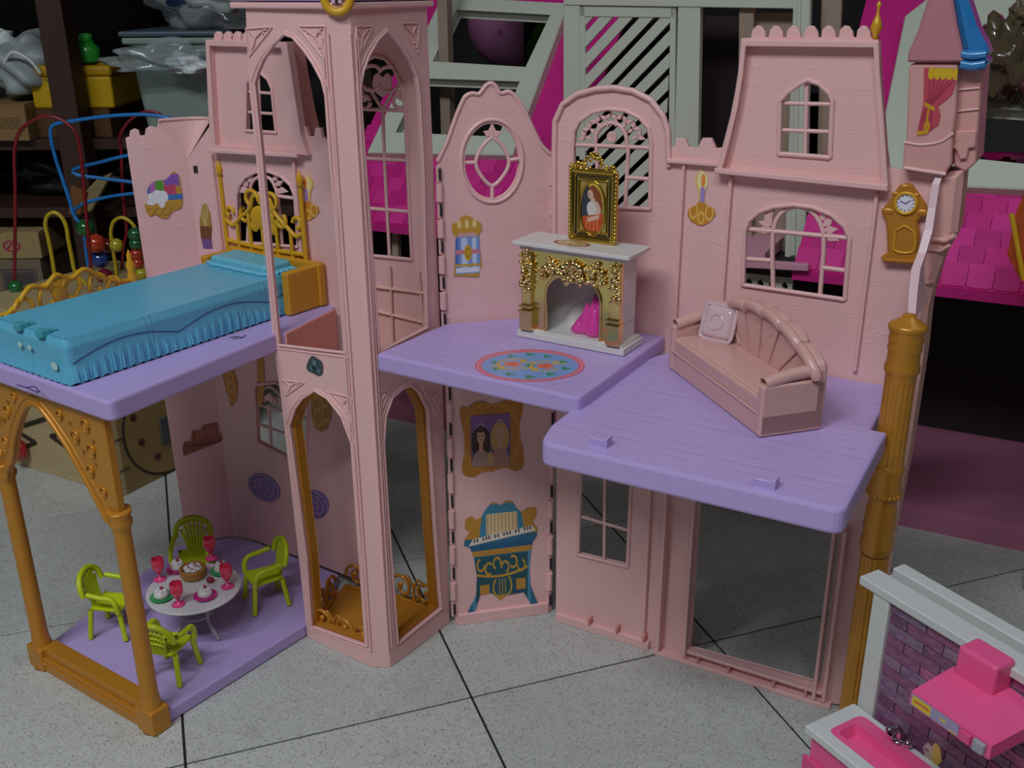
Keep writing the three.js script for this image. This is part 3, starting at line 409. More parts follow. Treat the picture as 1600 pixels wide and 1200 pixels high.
// ---- back wall of the left wing, running on behind the tower
{
  const q = px(B);
  const scal = []; for (let i = 0; i < 4; i++) { const x = 333 + i * 15; scal.push([x, 64], [x + 1, 53], [x + 5, 49], [x + 9, 50], [x + 12, 56], [x + 13, 64]); }
  const outline = [[0, .018], ...q([[330, 234], [327, 180], [324, 110], [321, 66]]), ...q(scal), ...q([[440, 66], [447, 66], [458, 130], [470, 207]]), ...q([[471, 199], [477, 198], [481, 213], [490, 213], [492, 200], [500, 200], [503, 215]]), [.215, .62], [.215, .018]];
  const win1 = q([[384, 204], [385, 132], [390, 118], [398, 112], [409, 115], [419, 124], [425, 138], [432, 207]]), win2 = q([[371, 378], [370, 306], [374, 290], [384, 277], [400, 269], [420, 268], [440, 276], [454, 289], [461, 306], [466, 386]]), win3 = q([[402, 690], [398, 605], [402, 600], [432, 598], [441, 604], [482, 634], [478, 730]]);
  const wall = upright('left_back_wall', plate(outline, [win1, win2, win3], .006), mPink, B, castle, 'pink back wall of the left wing');
  obj('window_grille', bars(B, [[[404, 113], [407, 206]], [[385, 143], [426, 146]], [[385, 175], [430, 178]]], -.003, .0019), mPinkS, wall);
  obj('window_grille', [...bars(B, [[[370, 298], [462, 310]], [[387, 378], [391, 300], [395, 284], [408, 275], [422, 279], [430, 292], [434, 308], [441, 384]], [[409, 300], [412, 380]]], -.003, .0024), ...[[388, 296, -16, -2], [388, 292, -10, -14], [390, 286, 4, -14], [432, 296, 18, 4], [430, 290, 14, -8], [428, 284, 6, -12]].map((l) => leafGeo(B, ...l, .3, -.003))], mPinkS, wall);
  obj('window_grille', [...bars(B, [[[401, 631], [480, 654]], [[403, 662], [479, 690]], [[420, 632], [424, 698]], [[450, 640], [452, 715]], [[402, 618], [420, 604], [440, 618], [455, 632]]], -.003, .0022), ...[[410, 628, -6, -14], [412, 628, 10, -14], [426, 630, -4, -16], [428, 632, 12, -12], [444, 640, 6, -18], [440, 634, -8, -14]].map((l) => leafGeo(B, ...l, .3, -.003))], mPinkS, wall);
  obj('window_frame', [win1, win2, win3].map((h) => bead(h, .0004, .0022)), mPinkS, wall);
  // gable rim and the ledge under it; deep reveal of the right gable edge
  const gz = px(B, .008);
  obj('gable_frame', [plate(gz([[321, 62], [448, 66], [470, 212], [480, 243], [330, 234], [326, 180]]), [gz([[327, 70], [441, 73], [460, 208], [468, 236], [337, 228], [333, 180]])], .012, .009, .001), plate(gz([[330, 232], [468, 240], [468, 246], [331, 238]]), [], .016, .014, .001)], mPinkS, wall);
  { const a = q([[443, 66], [452, 120], [463, 175], [472, 212]]); obj('gable_reveal', a.slice(0, -1).map((p, i) => { const r = a[i + 1], g = new THREE.BoxGeometry(.003, Math.hypot(p[0] - r[0], p[1] - r[1]) + .001, .034); g.rotateZ(-Math.atan2(p[0] - r[0], p[1] - r[1])); g.translate((p[0] + r[0]) / 2, (p[1] + r[1]) / 2, -.014); return g; }), mPinkDeep, wall); }  // deeper salmon than the wall: bounced light put into the colour
  for (const [x, y] of [[333, 77], [432, 79]]) { const a = B.uv(x, y); obj('screw_boss', [new THREE.TorusGeometry(.003, .0012, 6, 14).translate(a[0], a[1], .0006)], mPinkS, wall); }
  for (const [a0, b0, w] of [[[338, 240], [345, 400], .006], [[462, 250], [474, 400], .004]]) { const a = B.uv(...a0), b = B.uv(...b0); obj('pilaster', box(w, a[1] - b[1], .006, (a[0] + b[0]) / 2, (a[1] + b[1]) / 2, .002), mPinkS, wall); }
  sticker(wall, B, candleShape(481, 308, .82), candleArt, { label: 'gold candle sconce sticker', size: 128 });
  const oval = (x, y, rx, ry, tilt) => ringOf(0, 0, rx, ry, 28).map(([a, b]) => [x + a * Math.cos(tilt) - b * Math.sin(tilt), y + a * Math.sin(tilt) + b * Math.cos(tilt)]);
  const rosette = (c) => { c.fillStyle = '#8a6aa4'; c.fillRect(0, 0, 1, 1); c.strokeStyle = '#b79ac4'; c.lineWidth = .03; for (const r of [.44, .3, .14]) { c.beginPath(); c.arc(.5, .5, r, 0, 7); c.stroke(); } c.fillStyle = '#6d5090'; for (let i = 0; i < 8; i++) { c.beginPath(); c.arc(.5 + .37 * Math.cos(i * .785), .5 + .37 * Math.sin(i * .785), .045, 0, 7); c.fill(); } };
  for (const [x, y, rx, ry, t, l] of [[413, 762, 28, 19, .65, 'left round purple rosette sticker'], [491, 788, 24, 22, .65, 'right round purple rosette sticker']]) sticker(wall, B, oval(x, y, rx, ry, t), rosette, { name: 'rosette_sticker', label: l, size: 128 });
  sticker(wall, B, [[486, 610], [500, 600], [516, 612], [518, 650], [512, 670], [502, 675], [492, 668], [487, 648]], (c) => { c.fillStyle = '#b07a2a'; c.fillRect(0, 0, 1, 1); c.strokeStyle = '#d09a40'; c.lineWidth = .06; for (let i = 0; i < 6; i++) { c.beginPath(); c.arc(.3 + (i % 2) * .4, .12 + i * .15, .16, 0, 6); c.stroke(); } }, { label: 'gold sconce sticker in shade', size: 96 });
  // upper back wall behind the tower: heart window above, ribbed panel below
  const w4 = q([[575, 398], [569, 260], [561, 138], [565, 112], [574, 94], [588, 87], [604, 91], [618, 107], [630, 132], [636, 168], [639, 255], [646, 405]]);
  const tw = upright('tower_back_wall', plate([[.214, .362], [.356, .362], [.356, TOP], [.214, TOP]], [w4], .006, .002), mPinkS, B, castle, 'tower back wall with heart window');
  const hz = -.001, hc = (x, y, r, a0, a1, n = 12) => Array.from({ length: n + 1 }, (_, i) => [x + r * Math.cos(a0 + (a1 - a0) * i / n), y + r * 1.08 * Math.sin(a0 + (a1 - a0) * i / n)]);
  obj('window_grille', [...bars(B, [[[560, 170], [638, 173]], [[566, 247], [640, 251]], [[571, 325], [643, 331]], [[598, 168], [601, 250], [609, 402]], hc(581, 122, 18, .6, 5.6), hc(607, 124, 18, 3.8, 8.6), [[578, 138], [590, 158], [598, 168], [606, 158], [614, 140]], hc(570, 160, 9, 0, 6), hc(625, 158, 10, 0, 6), hc(568, 150, 6, 0, 5), hc(628, 148, 6, 0, 5)], hz, .0022), plate(q([[583, 118], [590, 114], [596, 122], [604, 114], [611, 120], [611, 136], [602, 148], [596, 152], [588, 146], [581, 134]]), [], .003, hz + .001, .0005)], mPinkS, tw);
  obj('window_frame', bead(w4, .0025, .0024), mPinkS, tw);
  const rb = (p0, p1, r) => { const a = B.uv(...p0, .003), b = B.uv(...p1, .003); return rod([...a, .004], [...b, .004], r, r, 4); };
  obj('rib', [rb([610, 416], [616, 560], .002), rb([580, 447], [666, 458], .0024), rb([580, 484], [668, 505], .0022), rb([578, 412], [584, 560], .0018), rb([655, 424], [664, 520], .002)], plastic(0xe8bfae), tw);
  // gold print on the lower wall near the corner
  sticker(wall, B, [[388, 555], [398, 560], [400, 600], [396, 632], [388, 634]].map((p) => [p[0] + 14, p[1]]), (c) => { c.fillStyle = '#c88a3a'; c.fillRect(0, 0, 1, 1); }, { label: 'narrow gold sticker by the window', size: 48 });
}
// ---- left side wall, chamfered corner with hollow turret top
{
  const q = px(A), qc = px(C);
  const top = q([[196, 216], [202, 214], [203, 205], [210, 201], [217, 204], [219, 212], [226, 212], [228, 201], [236, 197], [245, 200]]);
  const uR = A.l;
  const wall = upright('left_side_wall', plate([[0.006, .018], [uR, .018], [uR, .588], ...q([[248, 188]]), ...top.reverse()], [], .006), mPink, A, castle, 'pink side wall with crenels');
  const cw = upright('corner_wall', plate([[-.003, .018], [C.l + .003, .018], [C.l + .003, .632], [-.003, .586]], [], .005), mPink, C, castle, 'narrow chamfered corner wall');
  // concave half cone turret head
  const L = A.at(A.uv(248, 190)[0], .002), Rr = B.at(.006, .002), yr = .637, ya = .575, apex = new V3(...[0, 0, 0]);
  const mid = C.at(C.l / 2, .002); const arc = [], n = 10, bx = -C.n[0] * .03, bz = -C.n[1] * .03;
  for (let i = 0; i <= n; i++) { const t = i / n, q1 = 1 - t; arc.push([q1 * q1 * L[0] + 2 * q1 * t * (mid[0] + bx * 1.6) + t * t * Rr[0], q1 * q1 * L[1] + 2 * q1 * t * (mid[1] + bz * 1.6) + t * t * Rr[1]]); }
  const pos = [], ap = [A.at(A.l)[0], .586, A.at(A.l)[1]];
  for (let i = 0; i < n; i++) { const a = arc[i], b = arc[i + 1]; pos.push(...ap, b[0], yr, b[1], a[0], yr, a[1]); const k = 1.06, o = (p) => [mid[0] + (p[0] - mid[0]) * k + bx * .15, mid[1] + (p[1] - mid[1]) * k + bz * .15], A1 = o(a), B1 = o(b); pos.push(a[0], yr, a[1], b[0], yr, b[1], B1[0], yr, B1[1], a[0], yr, a[1], B1[0], yr, B1[1], A1[0], yr, A1[1]); pos.push(ap[0] + bx * .15, ya - .004, ap[2] + bz * .15, A1[0], yr, A1[1], B1[0], yr, B1[1]); }
  const g = new THREE.BufferGeometry(); g.setAttribute('position', new THREE.BufferAttribute(new Float32Array(pos), 3)); g.computeVertexNormals();
  obj('turret_head', g, mPinkS, castle, 'hollow corner turret head');
  obj('turret_rim', tube(arc.map((p) => [p[0], yr, p[1]]), .0022, 30, 6), mPinkS, castle);
  const h = C.uv(299, 264); obj('peg_hole', box(.006, .009, .002, C.l * .3, h[1], .0005, .0003), mDark, cw);
  sticker(cw, C, [[316, 320], [322, 318], [328, 332], [331, 352], [330, 374], [332, 388], [318, 388], [314, 370], [312, 345]], (c) => { c.fillStyle = '#a8863e'; c.fillRect(0, 0, 1, 1); c.strokeStyle = '#c9ac66'; c.lineWidth = .05; for (let i = 0; i < 7; i++) { c.beginPath(); c.moveTo(.5, .55); c.lineTo(.05 + i * .15, .02); c.stroke(); } c.fillStyle = '#7a4a2c'; c.fillRect(0, .5, 1, .3); c.fillStyle = '#7a5590'; c.fillRect(0, .78, 1, .25); }, { label: 'potted plant sticker', size: 96 });
  const shelf = spline([[226, 320], [232, 312], [230, 297], [238, 285], [247, 282], [257, 281], [264, 276], [271, 268], [280, 275], [282, 290], [285, 305], [283, 325], [270, 330], [262, 341], [250, 340], [243, 335], [234, 338]], 3, true);
  sticker(wall, A, shelf, (c) => { c.fillStyle = '#c49236'; c.fillRect(0, 0, 1, 1); c.fillStyle = '#4a6aa8'; c.fillRect(0, .25, .2, .35); c.fillStyle = '#b46aa8'; c.fillRect(.18, .15, .18, .4); c.fillStyle = '#5f9a3a'; c.fillRect(.34, .1, .2, .35); c.fillStyle = '#8a5ab0'; c.fillRect(.56, .05, .4, .25); c.fillStyle = '#c8486a'; c.fillRect(.55, .28, .3, .22); c.fillStyle = '#4a70b8'; c.fillRect(.6, .48, .4, .12); c.fillStyle = '#e8e4e6'; for (const [x, y, r] of [[.2, .56, .13], [.36, .52, .15], [.5, .52, .13], [.44, .68, .08], [.12, .6, .08]]) { c.beginPath(); c.arc(x, y, r, 0, 7); c.fill(); } c.strokeStyle = '#9a6a1e'; c.lineWidth = .025; for (let i = 0; i < 5; i++) { c.beginPath(); c.arc(.12 + i * .2, .85, .08, 0, 5); c.stroke(); } }, { label: 'sticker of a shelf with toys and books', size: 192 });
  sticker(wall, A, [[285, 700], [288, 690], [298, 690], [300, 672], [312, 672], [318, 664], [340, 660], [342, 676], [352, 682], [345, 690], [287, 712]], (c) => { c.fillStyle = '#9a5a3c'; c.fillRect(0, 0, 1, 1); c.fillStyle = '#b8705a'; for (let i = 0; i < 7; i++) c.fillRect(.35 + i * .08, .1, .05, .4); c.fillStyle = '#7d4636'; c.fillRect(0, .62, 1, .12); }, { label: 'brown bookshelf sticker', size: 128 });
  sticker(cw, C, [[347, 582], [364, 575], [372, 600], [370, 625], [362, 636], [356, 620], [351, 600]], (c) => { c.fillStyle = '#bf7a30'; c.fillRect(0, 0, 1, 1); c.strokeStyle = '#d89a4c'; c.lineWidth = .08; for (let i = 0; i < 4; i++) { c.beginPath(); c.arc(.5, .15 + i * .22, .25, 0, 6); c.stroke(); } }, { label: 'orange gold curtain sticker', size: 64 });
}
// ---- storeys: lavender floors, left front arcade, railing
const G = new Upright([-.5951, -1.0608], [-.413, -.9379]);
{
  obj('ground_floor', slab([[-.598, -1.066], [-.402, -.944], T1.at(-.002, -.004), [-.249, -1.236], [-.389, -1.328], [-.426, -1.342], [-.5, -1.32]], .017, .018, .002), mLavS, castle, 'lavender ground floor of the left wing');
  const bed = obj('bedroom_floor', slab(roundCorners([[-.612, -1.055], [-.393, -.906], T1.at(-.004, -.002), T1.at(.004, -.012), fl(520, 482, .42), fl(540, 452, .42), [-.235, -1.232], [-.389, -1.331], [-.426, -1.345], [-.5, -1.325]], [.01, .012, 0, 0, 0, 0, 0, 0, 0, 0]), .022, .42, .003), mLavS, castle, 'lavender bedroom floor of the left wing');
  for (const l of [[[27, 601], [45, 607], [58, 613]], [[40, 606], [52, 604], [61, 612]], [[118, 612], [124, 615], [135, 618]]]) obj('scribble', [l].map((l) => tube(l.map((p) => { const f = fl(p[0], p[1], .4125); return [f[0], .4125, f[1]]; }), .0007, 10, 5)), plastic(0x4c3a7c), bed, 'dark purple scuff mark');
  for (const l of [[[358, 528], [366, 526], [374, 529], [384, 524]], [[364, 530], [372, 526], [380, 528]]]) obj('pen_mark', [l].map((l) => tube(l.map((p) => { const f = fl(p[0], p[1], .4203); return [f[0], .4203, f[1]]; }), .0007, 10, 5)), plastic(0x4c4460), bed);
  const ap = new Upright(T1.at(.006, -.0065), fl(524, 483, .42));
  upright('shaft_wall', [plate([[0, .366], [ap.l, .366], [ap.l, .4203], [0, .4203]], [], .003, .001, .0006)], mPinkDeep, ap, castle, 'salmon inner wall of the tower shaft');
  { const t = obj('shaft_floor', slab([T1.at(.002, -.006), T1.at(T1.l, -.008), T2.at(.0, -.008), T2.at(.05, -.006), [-.17, -1.16], [-.24, -1.17]], .006, .372, .001), mGold, castle, 'gold platform inside the tower'); t.userData.label = 'gold platform inside the tower'; }
  // middle storey with the printed oval rug
  const mid = obj('balcony_floor', slab(roundCorners([[-.148, -1.031], [.065, -.9], [.174, -1.084], R.at(-.004, .002), P.at(P.l, .002), P.at(0, .002)], [.006, .008, 0, 0, 0, 0]), .02, .424, .003), [mLav, mLavS], castle, 'lavender balcony floor with printed rug');
  {
    const pts = ringOf(828, 571, 86, 25, 40).map((p) => fl(p[0], p[1], .4245)), g = new THREE.ExtrudeGeometry(shapeOf(pts.map((p) => [p[0], -p[1]])), { depth: .0005, bevelEnabled: false });
    g.rotateX(-Math.PI / 2); g.translate(0, .4241, 0); g.computeBoundingBox();
    const c0 = fl(828, 571, .4245), ax = fl(914, 571, .4245), d = [ax[0] - c0[0], ax[1] - c0[1]], L = Math.hypot(...d), by = fl(828, 596, .4245), nrm = [-d[1] / L, d[0] / L], w2 = Math.abs((by[0] - c0[0]) * nrm[0] + (by[1] - c0[1]) * nrm[1]);
    const p = g.attributes.position; for (let i = 0; i < p.count; i++) { const x = p.getX(i) - c0[0], z = p.getZ(i) - c0[1]; g.attributes.uv.setXY(i, .5 + (x * d[0] + z * d[1]) / L / L / 2, .5 - (x * nrm[0] + z * nrm[1]) / w2 / 2); }
    const tex = canvasTex(512, 384, (c, w, h) => {
      c.save(); c.scale(w, h); c.fillStyle = '#d86a7c'; c.fillRect(0, 0, 1, 1); c.fillStyle = '#7f9fd4'; c.beginPath(); c.ellipse(.5, .5, .44, .44, 0, 0, 7); c.fill();
      c.strokeStyle = '#e496a4'; c.lineWidth = .012; c.beginPath(); c.ellipse(.5, .5, .475, .475, 0, 0, 7); c.stroke();
      for (const [x, y] of [[.18, .4], [.2, .62], [.32, .78], [.5, .86], [.68, .78], [.82, .6], [.8, .38], [.66, .2], [.5, .13], [.33, .2], [.5, .5]]) { c.fillStyle = '#3f8f6a'; for (let i = 0; i < 3; i++) { c.beginPath(); c.ellipse(x + .025 * Math.cos(i * 2.1), y + .03 * Math.sin(i * 2.1), .028, .02, i, 0, 7); c.fill(); } }
      for (const [x, y] of [[.34, .46], [.64, .52]]) { c.strokeStyle = '#d8a93a'; c.lineWidth = .026; c.beginPath(); c.ellipse(x, y, .13, .17, .2, .4, 5.6); c.stroke(); c.beginPath(); c.arc(x + .13, y - .1, .05, 0, 5); c.stroke(); c.beginPath(); c.arc(x - .13, y + .1, .05, 3, 8); c.stroke(); c.fillStyle = '#e07a5a'; for (let i = 0; i < 5; i++) { c.beginPath(); c.arc(x + .045 * Math.cos(i * 1.257), y + .06 * Math.sin(i * 1.257), .04, 0, 7); c.fill(); } c.fillStyle = '#d8505a'; c.beginPath(); c.arc(x, y, .03, 0, 7); c.fill(); }
      c.restore();
    });
    obj('printed_rug', g, new THREE.MeshPhysicalMaterial({ map: tex, roughness: .3 }), mid, 'oval blue and pink rug print with roses');
  }
  // right storey with two clips on its front edge
  const rp = (u, z) => R.at(u, z);
  const cu = .388, cz = .123;
  const right = obj('parlour_floor', slab(roundCorners([rp(.132, .296), rp(.402, .296), rp(.402, cz), rp(cu, cz), rp(cu, .001), rp(.15, .002), rp(.128, .05), rp(.122, .255)], [.012, .012, 0, 0, 0, 0, 0, .01]), .023, .41, .003), [mLav, mLavS], castle, 'lavender parlour floor of the right wing');
  for (const [x, y] of [[938, 692], [1196, 756]]) { const f = fl(x, y, .41), c = obj('clip', [box(.015, .009, .006, 0, .0035, 0, .001), box(.004, .012, .012, .0085, .004, -.002, .001)], mLavS, right); c.position.set(f[0] + R.n[0] * .005, .409, f[1] + R.n[1] * .005); c.rotation.y = Math.atan2(-R.d[1], R.d[0]); const s = obj('clip_slot', box(.017, .0012, .004, .001, .0013, -.0062, .0003), plastic(0x6a4a86), c); }
  // outer bracket panel seen beyond the column
  { const b0 = fl(1434, 600, .33), b1 = fl(1400, 738, .33), bp = new Upright(b1, b0); upright('outer_bracket', [plate([[0, .30], [bp.l, .30], [bp.l, .332], [0, .332]], [], .008, 0, .001), plate([[0, .306], [bp.l, .306], [bp.l, .311], [0, .311]], [], .002, .0015, .0004)], mPinkS, bp, castle, 'pink outer bracket beside the column'); }
  // gold front arcade of the left wing
  const gl = .003, gr = .2168;
  const postProf = (h) => lathe([[0, 0], [.0145, 0], [.0145, .004], [.0128, .007], [.0138, .02], [.0132, .03], [.0112, .034], [.0098, .05], [.0092, h - .03], [.0096, h - .022], [.0122, h - .018], [.0124, h - .013], [.0104, h - .010], [.0128, h - .004], [.0130, h], [0, h]], 24);
  const arc = [[.0145, .268], [.020, .28], [.0345, .2974], [.049, .3266], [.07, .357], [.09, .3765], [.108, .3815], [.122, .374], [.1506, .3455], [.172, .316], [.19, .29], [.2035, .268]];
  const arcade = upright('gold_arcade', plate([[gl - .01, .262], [arc[0][0] - .002, .262], ...spline(arc, 3), [arc[11][0] + .002, .262], [gr + .008, .262], [gr + .008, .397], [gl - .01, .397]], [], .010, .006, .0015), mGold, G, castle, 'gold front arcade with pierced arch');
  const tr = [tube(spline(arc, 2).map((p) => [p[0], p[1], .006]), .003, 70, 7), tube(arc.map((p) => [.109 + (p[0] - .109) * 1.1, p[1] + .008, .0055]), .0018, 50, 6)];
  const curl = (x, y, r, s, dir) => tube(Array.from({ length: 11 }, (_, k) => { const t = k / 10 * 5.4; return [x + s * r * (1 - k * .06) * Math.cos(t), y + dir * r * (1 - k * .06) * Math.sin(t), .0068]; }), .0016, 22, 5);
  for (const [x, y, r] of [[.028, .318, .007], [.022, .345, .008], [.046, .36, .008], [.028, .375, .008], [.066, .382, .006], [.189, .325, .007], [.197, .35, .008], [.172, .36, .008], [.194, .378, .008], [.15, .38, .006], [.206, .305, .006], [.012, .3, .006]]) tr.push(curl(x, y, r, x < .1 ? 1 : -1, 1), curl(x, y - r * .4, r * .6, x < .1 ? -1 : 1, -1));
  obj('tracery', tr, mGold, arcade);
  { const mh = plastic(0x8a5a18); for (const [x, y, r] of [[.036, .346, .004], [.018, .36, .0035], [.052, .372, .0035], [.182, .345, .0036], [.203, .362, .0032], [.166, .374, .0032], [.2, .335, .003]]) obj('tracery_hole', new THREE.CylinderGeometry(r, r, .0008, 3).rotateX(Math.PI / 2).translate(x, y, .0062), mh, arcade); }
  for (const u of [gl, gr]) { const p = obj('post', postProf(.285), mGold, arcade); p.position.set(u, 0, 0); const b = obj('post_base', box(.03, .032, .026, 0, .016, 0, .003), mGold, p); }
  obj('sill', [box(gr - gl - .02, .012, .02, (gr + gl) / 2, .027, -.004, .002), box(gr - gl - .02, .02, .016, (gr + gl) / 2, .011, .002, .001), box(gr - gl - .02, .003, .018, (gr + gl) / 2, .014, .003, .001)], mGold, arcade);
  // yellow scroll railing along the outer edge of the bedroom floor
  const rl = new Upright([-.606, -1.058], [-.503, -1.308]), L = rl.l, g2 = [];
  g2.push(rod([0, .424, 0], [L, .424, 0], .003));
  for (const u of [.004, L - .006]) g2.push(lathe([[0, 0], [.006, 0], [.006, .02], [.004, .026], [.0065, .034], [.003, .042], [.0035, .048], [0, .056]], 12, u, .42, 0));
  const sc = (x, y, r, s, a0 = 0, turns = 5.6) => tube(Array.from({ length: 17 }, (_, k) => { const t = a0 + k / 16 * turns * s, q = r * (1 - k * .03); return [x + q * Math.cos(t), y + q * Math.sin(t), .002 * Math.sin(k)]; }), .0027, 40, 7);
  for (const [x, y, r, s] of [[.055, .436, .012, 1], [.085, .444, .016, -1], [.122, .449, .018, 1], [.16, .449, .018, -1], [.2, .444, .016, 1], [.23, .436, .012, -1]]) g2.push(sc(x, y, r, s, s > 0 ? 0 : Math.PI));
  g2.push(tube([[.006, .434, 0], [.04, .438, 0], [.075, .452, 0], [.1, .468, 0], [.12, .462, 0], [.14, .472, 0], [.16, .462, 0], [.185, .468, 0], [.21, .452, 0], [.24, .438, 0], [L - .01, .434, 0]], .0034, 70, 7), ball(.141, .452, 0, .013, 1, 1.2, .35), ball(.13, .462, 0, .008, 1, 1, .4), ball(.152, .462, 0, .008, 1, 1, .4));
  upright('balcony_railing', g2, mYellow, rl, castle, 'yellow scrolled balcony railing');
}
// ---------------------------------------------------------------- bed, its pillow and headboard
{
  const d = [.575, -.818], w = [.818, .575], L = .335, W = .134, H = .048, y0 = .4205;
  const c = [-.446 + d[0] * L / 2 - w[0] * W / 2, -.95 + d[1] * L / 2 - w[1] * W / 2], turn = Math.atan2(.818, .575);
  const bed = thing('toy_bed', 'long blue toy bed with a pleated skirt and a tall yellow scrolled headboard', 'bed', [c[0], y0, c[1]], turn);
  const per = roundCorners([[-L / 2, -W / 2], [L / 2, -W / 2], [L / 2, W / 2], [-L / 2, W / 2]], .006, 6), ring = [];
  for (let i = 0; i < per.length; i++) { const a = per[i], b = per[(i + 1) % per.length], k = Math.max(1, Math.round(Math.hypot(a[0] - b[0], a[1] - b[1]) / .0014)); for (let j = 0; j < k; j++) ring.push([a[0] + (b[0] - a[0]) * j / k, a[1] + (b[1] - a[1]) * j / k, Math.atan2(a[0] - b[0], b[1] - a[1])]); }
  const n = ring.length, lev = 14, pos = [], idx = [], uv = [];
  const swag = (x) => .020 + .013 * Math.abs(Math.sin((x + L / 2) / L * Math.PI * 2.5));
  for (let l = 0; l <= lev; l++) ring.forEach((p, i) => {
    const y = H * (1 - .0) * l / lev, s = swag(p[0]), fall = Math.max(0, Math.min(1, (s - y) / .016)), top = Math.max(0, (l - lev + 2) / 2);
    const nx = Math.cos(-p[2]), out = fall * (.0012 * Math.sin(i * .8) + .0008 * Math.sin(i * 2.3 + 1) + .003) - top * top * .0035;
    const len = Math.hypot(p[0] / L, p[1] / W) || 1, ox = Math.abs(Math.abs(p[0]) - L / 2) < .006 ? Math.sign(p[0]) : 0, oz = Math.abs(Math.abs(p[1]) - W / 2) < .006 ? Math.sign(p[1]) : 0, q = Math.hypot(ox, oz) || 1;
    pos.push(p[0] + ox / q * out, Math.max(0, y - fall * .0012 * Math.sin(i * .8 + 1) * (l === 0 ? 0 : 1) + (l === 0 ? 0.0012 + .0012 * Math.sin(i * .8) : 0)), p[1] + oz / q * out); uv.push(p[0], p[1]);
  });
  for (let l = 0; l < lev; l++) for (let i = 0; i < n; i++) { const a = l * n + i, b = l * n + (i + 1) % n, e = a + n, f = b + n; idx.push(a, e, b, b, e, f); }
  const g = new THREE.BufferGeometry(); g.setAttribute('position', new THREE.BufferAttribute(new Float32Array(pos), 3)); g.setAttribute('uv', new THREE.BufferAttribute(new Float32Array(uv), 2)); g.setIndex(idx);
  const quilt = grey(512, 512, (k, a, b) => { k.fillStyle = '#707070'; k.fillRect(0, 0, a, b); k.lineCap = 'round'; for (let i = 0; i < 60; i++) { const x = rnd(0, a), y = rnd(0, b), t = rnd(0, 6); k.strokeStyle = '#d8d8d8'; k.lineWidth = rnd(3, 7); k.beginPath(); k.moveTo(x, y); k.bezierCurveTo(x + 30 * Math.cos(t), y + 30 * Math.sin(t), x + 40 * Math.cos(t + 1), y + 40 * Math.sin(t + 1), x + 24 * Math.cos(t + 2), y + 24 * Math.sin(t + 2)); k.stroke(); } }); quilt.repeat.set(1 / .16, 1 / .16);
  const mBlue = plastic(0x62b2cf, { roughness: .36, bumpMap: quilt, bumpScale: .0009 });
  g.computeVertexNormals();
  const cap = new THREE.ShapeGeometry(shapeOf(per.map((p) => [p[0] * .975, -p[1] * .946]))); cap.rotateX(-Math.PI / 2); cap.translate(0, H, 0);
  const body = obj('mattress_and_skirt', [toCreasedNormals(g, .9), cap], mBlue, bed, 'blue moulded bedspread with pleated skirt');
  for (const sd of [1]) { const pts = []; for (let i = 0; i <= 60; i++) { const x = -L / 2 + .005 + (L - .01) * i / 60; pts.push([x, swag(x) + .001, W / 2 * sd + .0004]); } obj('swag_line', tube(pts, .0006, 120, 5), plastic(0x3f4f8f), body, 'dark blue swag line'); }
  for (const z of [-.012, .028]) { const t = obj('clip', [box(.012, .008, .012, 0, .003, 0, .0015), box(.016, .004, .009, .006, .003, 0, .001)], plastic(0x46a0ac, { roughness: .4 }), body); t.position.set(-L / 2 + .002, H - .002, z); }
  for (const [z, y, s] of [[-.012, .03, 1], [.006, .03, .9], [.047, .018, 1.5]]) { const m = obj('white_print', lathe([[0, 0], [.004 * s, .0003], [.0038 * s, .0006], [0, .0008]], 12).rotateZ(Math.PI / 2), plastic(0xb7d6cf), body, 'small white printed motif'); m.position.set(-L / 2 - .0028, y, z); m.scale.set(1, .8, 1); }
  // headboard: broad yellow box and tall scrolled grille behind it
  const hb = obj('headboard_box', [box(.012, .056, .168, L / 2 + .007, .028, 0, .003), box(.06, .054, .012, L / 2 - .018, .027, W / 2 + .0075, .003), box(.06, .054, .012, L / 2 - .018, .027, -W / 2 - .0075, .003)], plastic(0xcf9422, { roughness: .38 }), bed, 'yellow headboard box');
  const X = L / 2 + .008, Yb = .054, grille = [];
  const P3 = (z, y) => [X, y, z - .014];
  for (const z of [-.078, .07]) obj('headboard_post', [rod(P3(z, .03), P3(z, .15), .0034, .0028), lathe([[0, 0], [.0045, .002], [.003, .006], [.0052, .010], [.002, .018], [0, .022]], 12, X, .146, z - .014)], mYellow, hb);
  for (const z of [-.054, -.03, -.006, .02, .046]) obj('spindle', rod(P3(z, .04), P3(z, z === -.054 || z === .046 ? .088 : .1), .0026), mYellow, hb);
  const sw = (z, y, r, s, a0, t1) => tube(Array.from({ length: 15 }, (_, k) => { const t = a0 + s * k / 14 * t1, q = r * (1 - k * .035); return P3(z + q * Math.cos(t), y + q * Math.sin(t)); }), .0028, 40, 7);
  grille.push(tube([P3(-.076, .09), P3(-.062, .084), P3(-.046, .096), P3(-.026, .11), P3(-.018, .126), P3(-.01, .128), P3(-.004, .118), P3(.002, .128), P3(.012, .126), P3(.02, .11), P3(.04, .094), P3(.056, .084), P3(.07, .09)], .003, 90, 7), sw(-.066, .1, .008, 1, 0, 5), sw(.06, .1, .009, -1, 3, 5), sw(-.022, .122, .014, 1, 0, 4.4), sw(.016, .122, .014, -1, 3.1, 4.4), sw(-.036, .1, .01, 1, 2, 4.8), sw(.03, .1, .01, -1, 1, 4.8), ball(X, .1, -.018, .018, .22, .9, 1.3), ball(X, .112, -.008, .01, .3, .8, 1), ball(X, .125, -.017, .007, .4, 1, 1), ball(X, .088, -.034, .008, .3, 1, 1), ball(X, .088, 0, .008, .3, 1, 1), tube([P3(-.078, .062), P3(0, .06), P3(.07, .062)], .003, 20, 6));
  obj('headboard_scroll', grille, mYellow, hb, 'yellow scrolled headboard ornament');
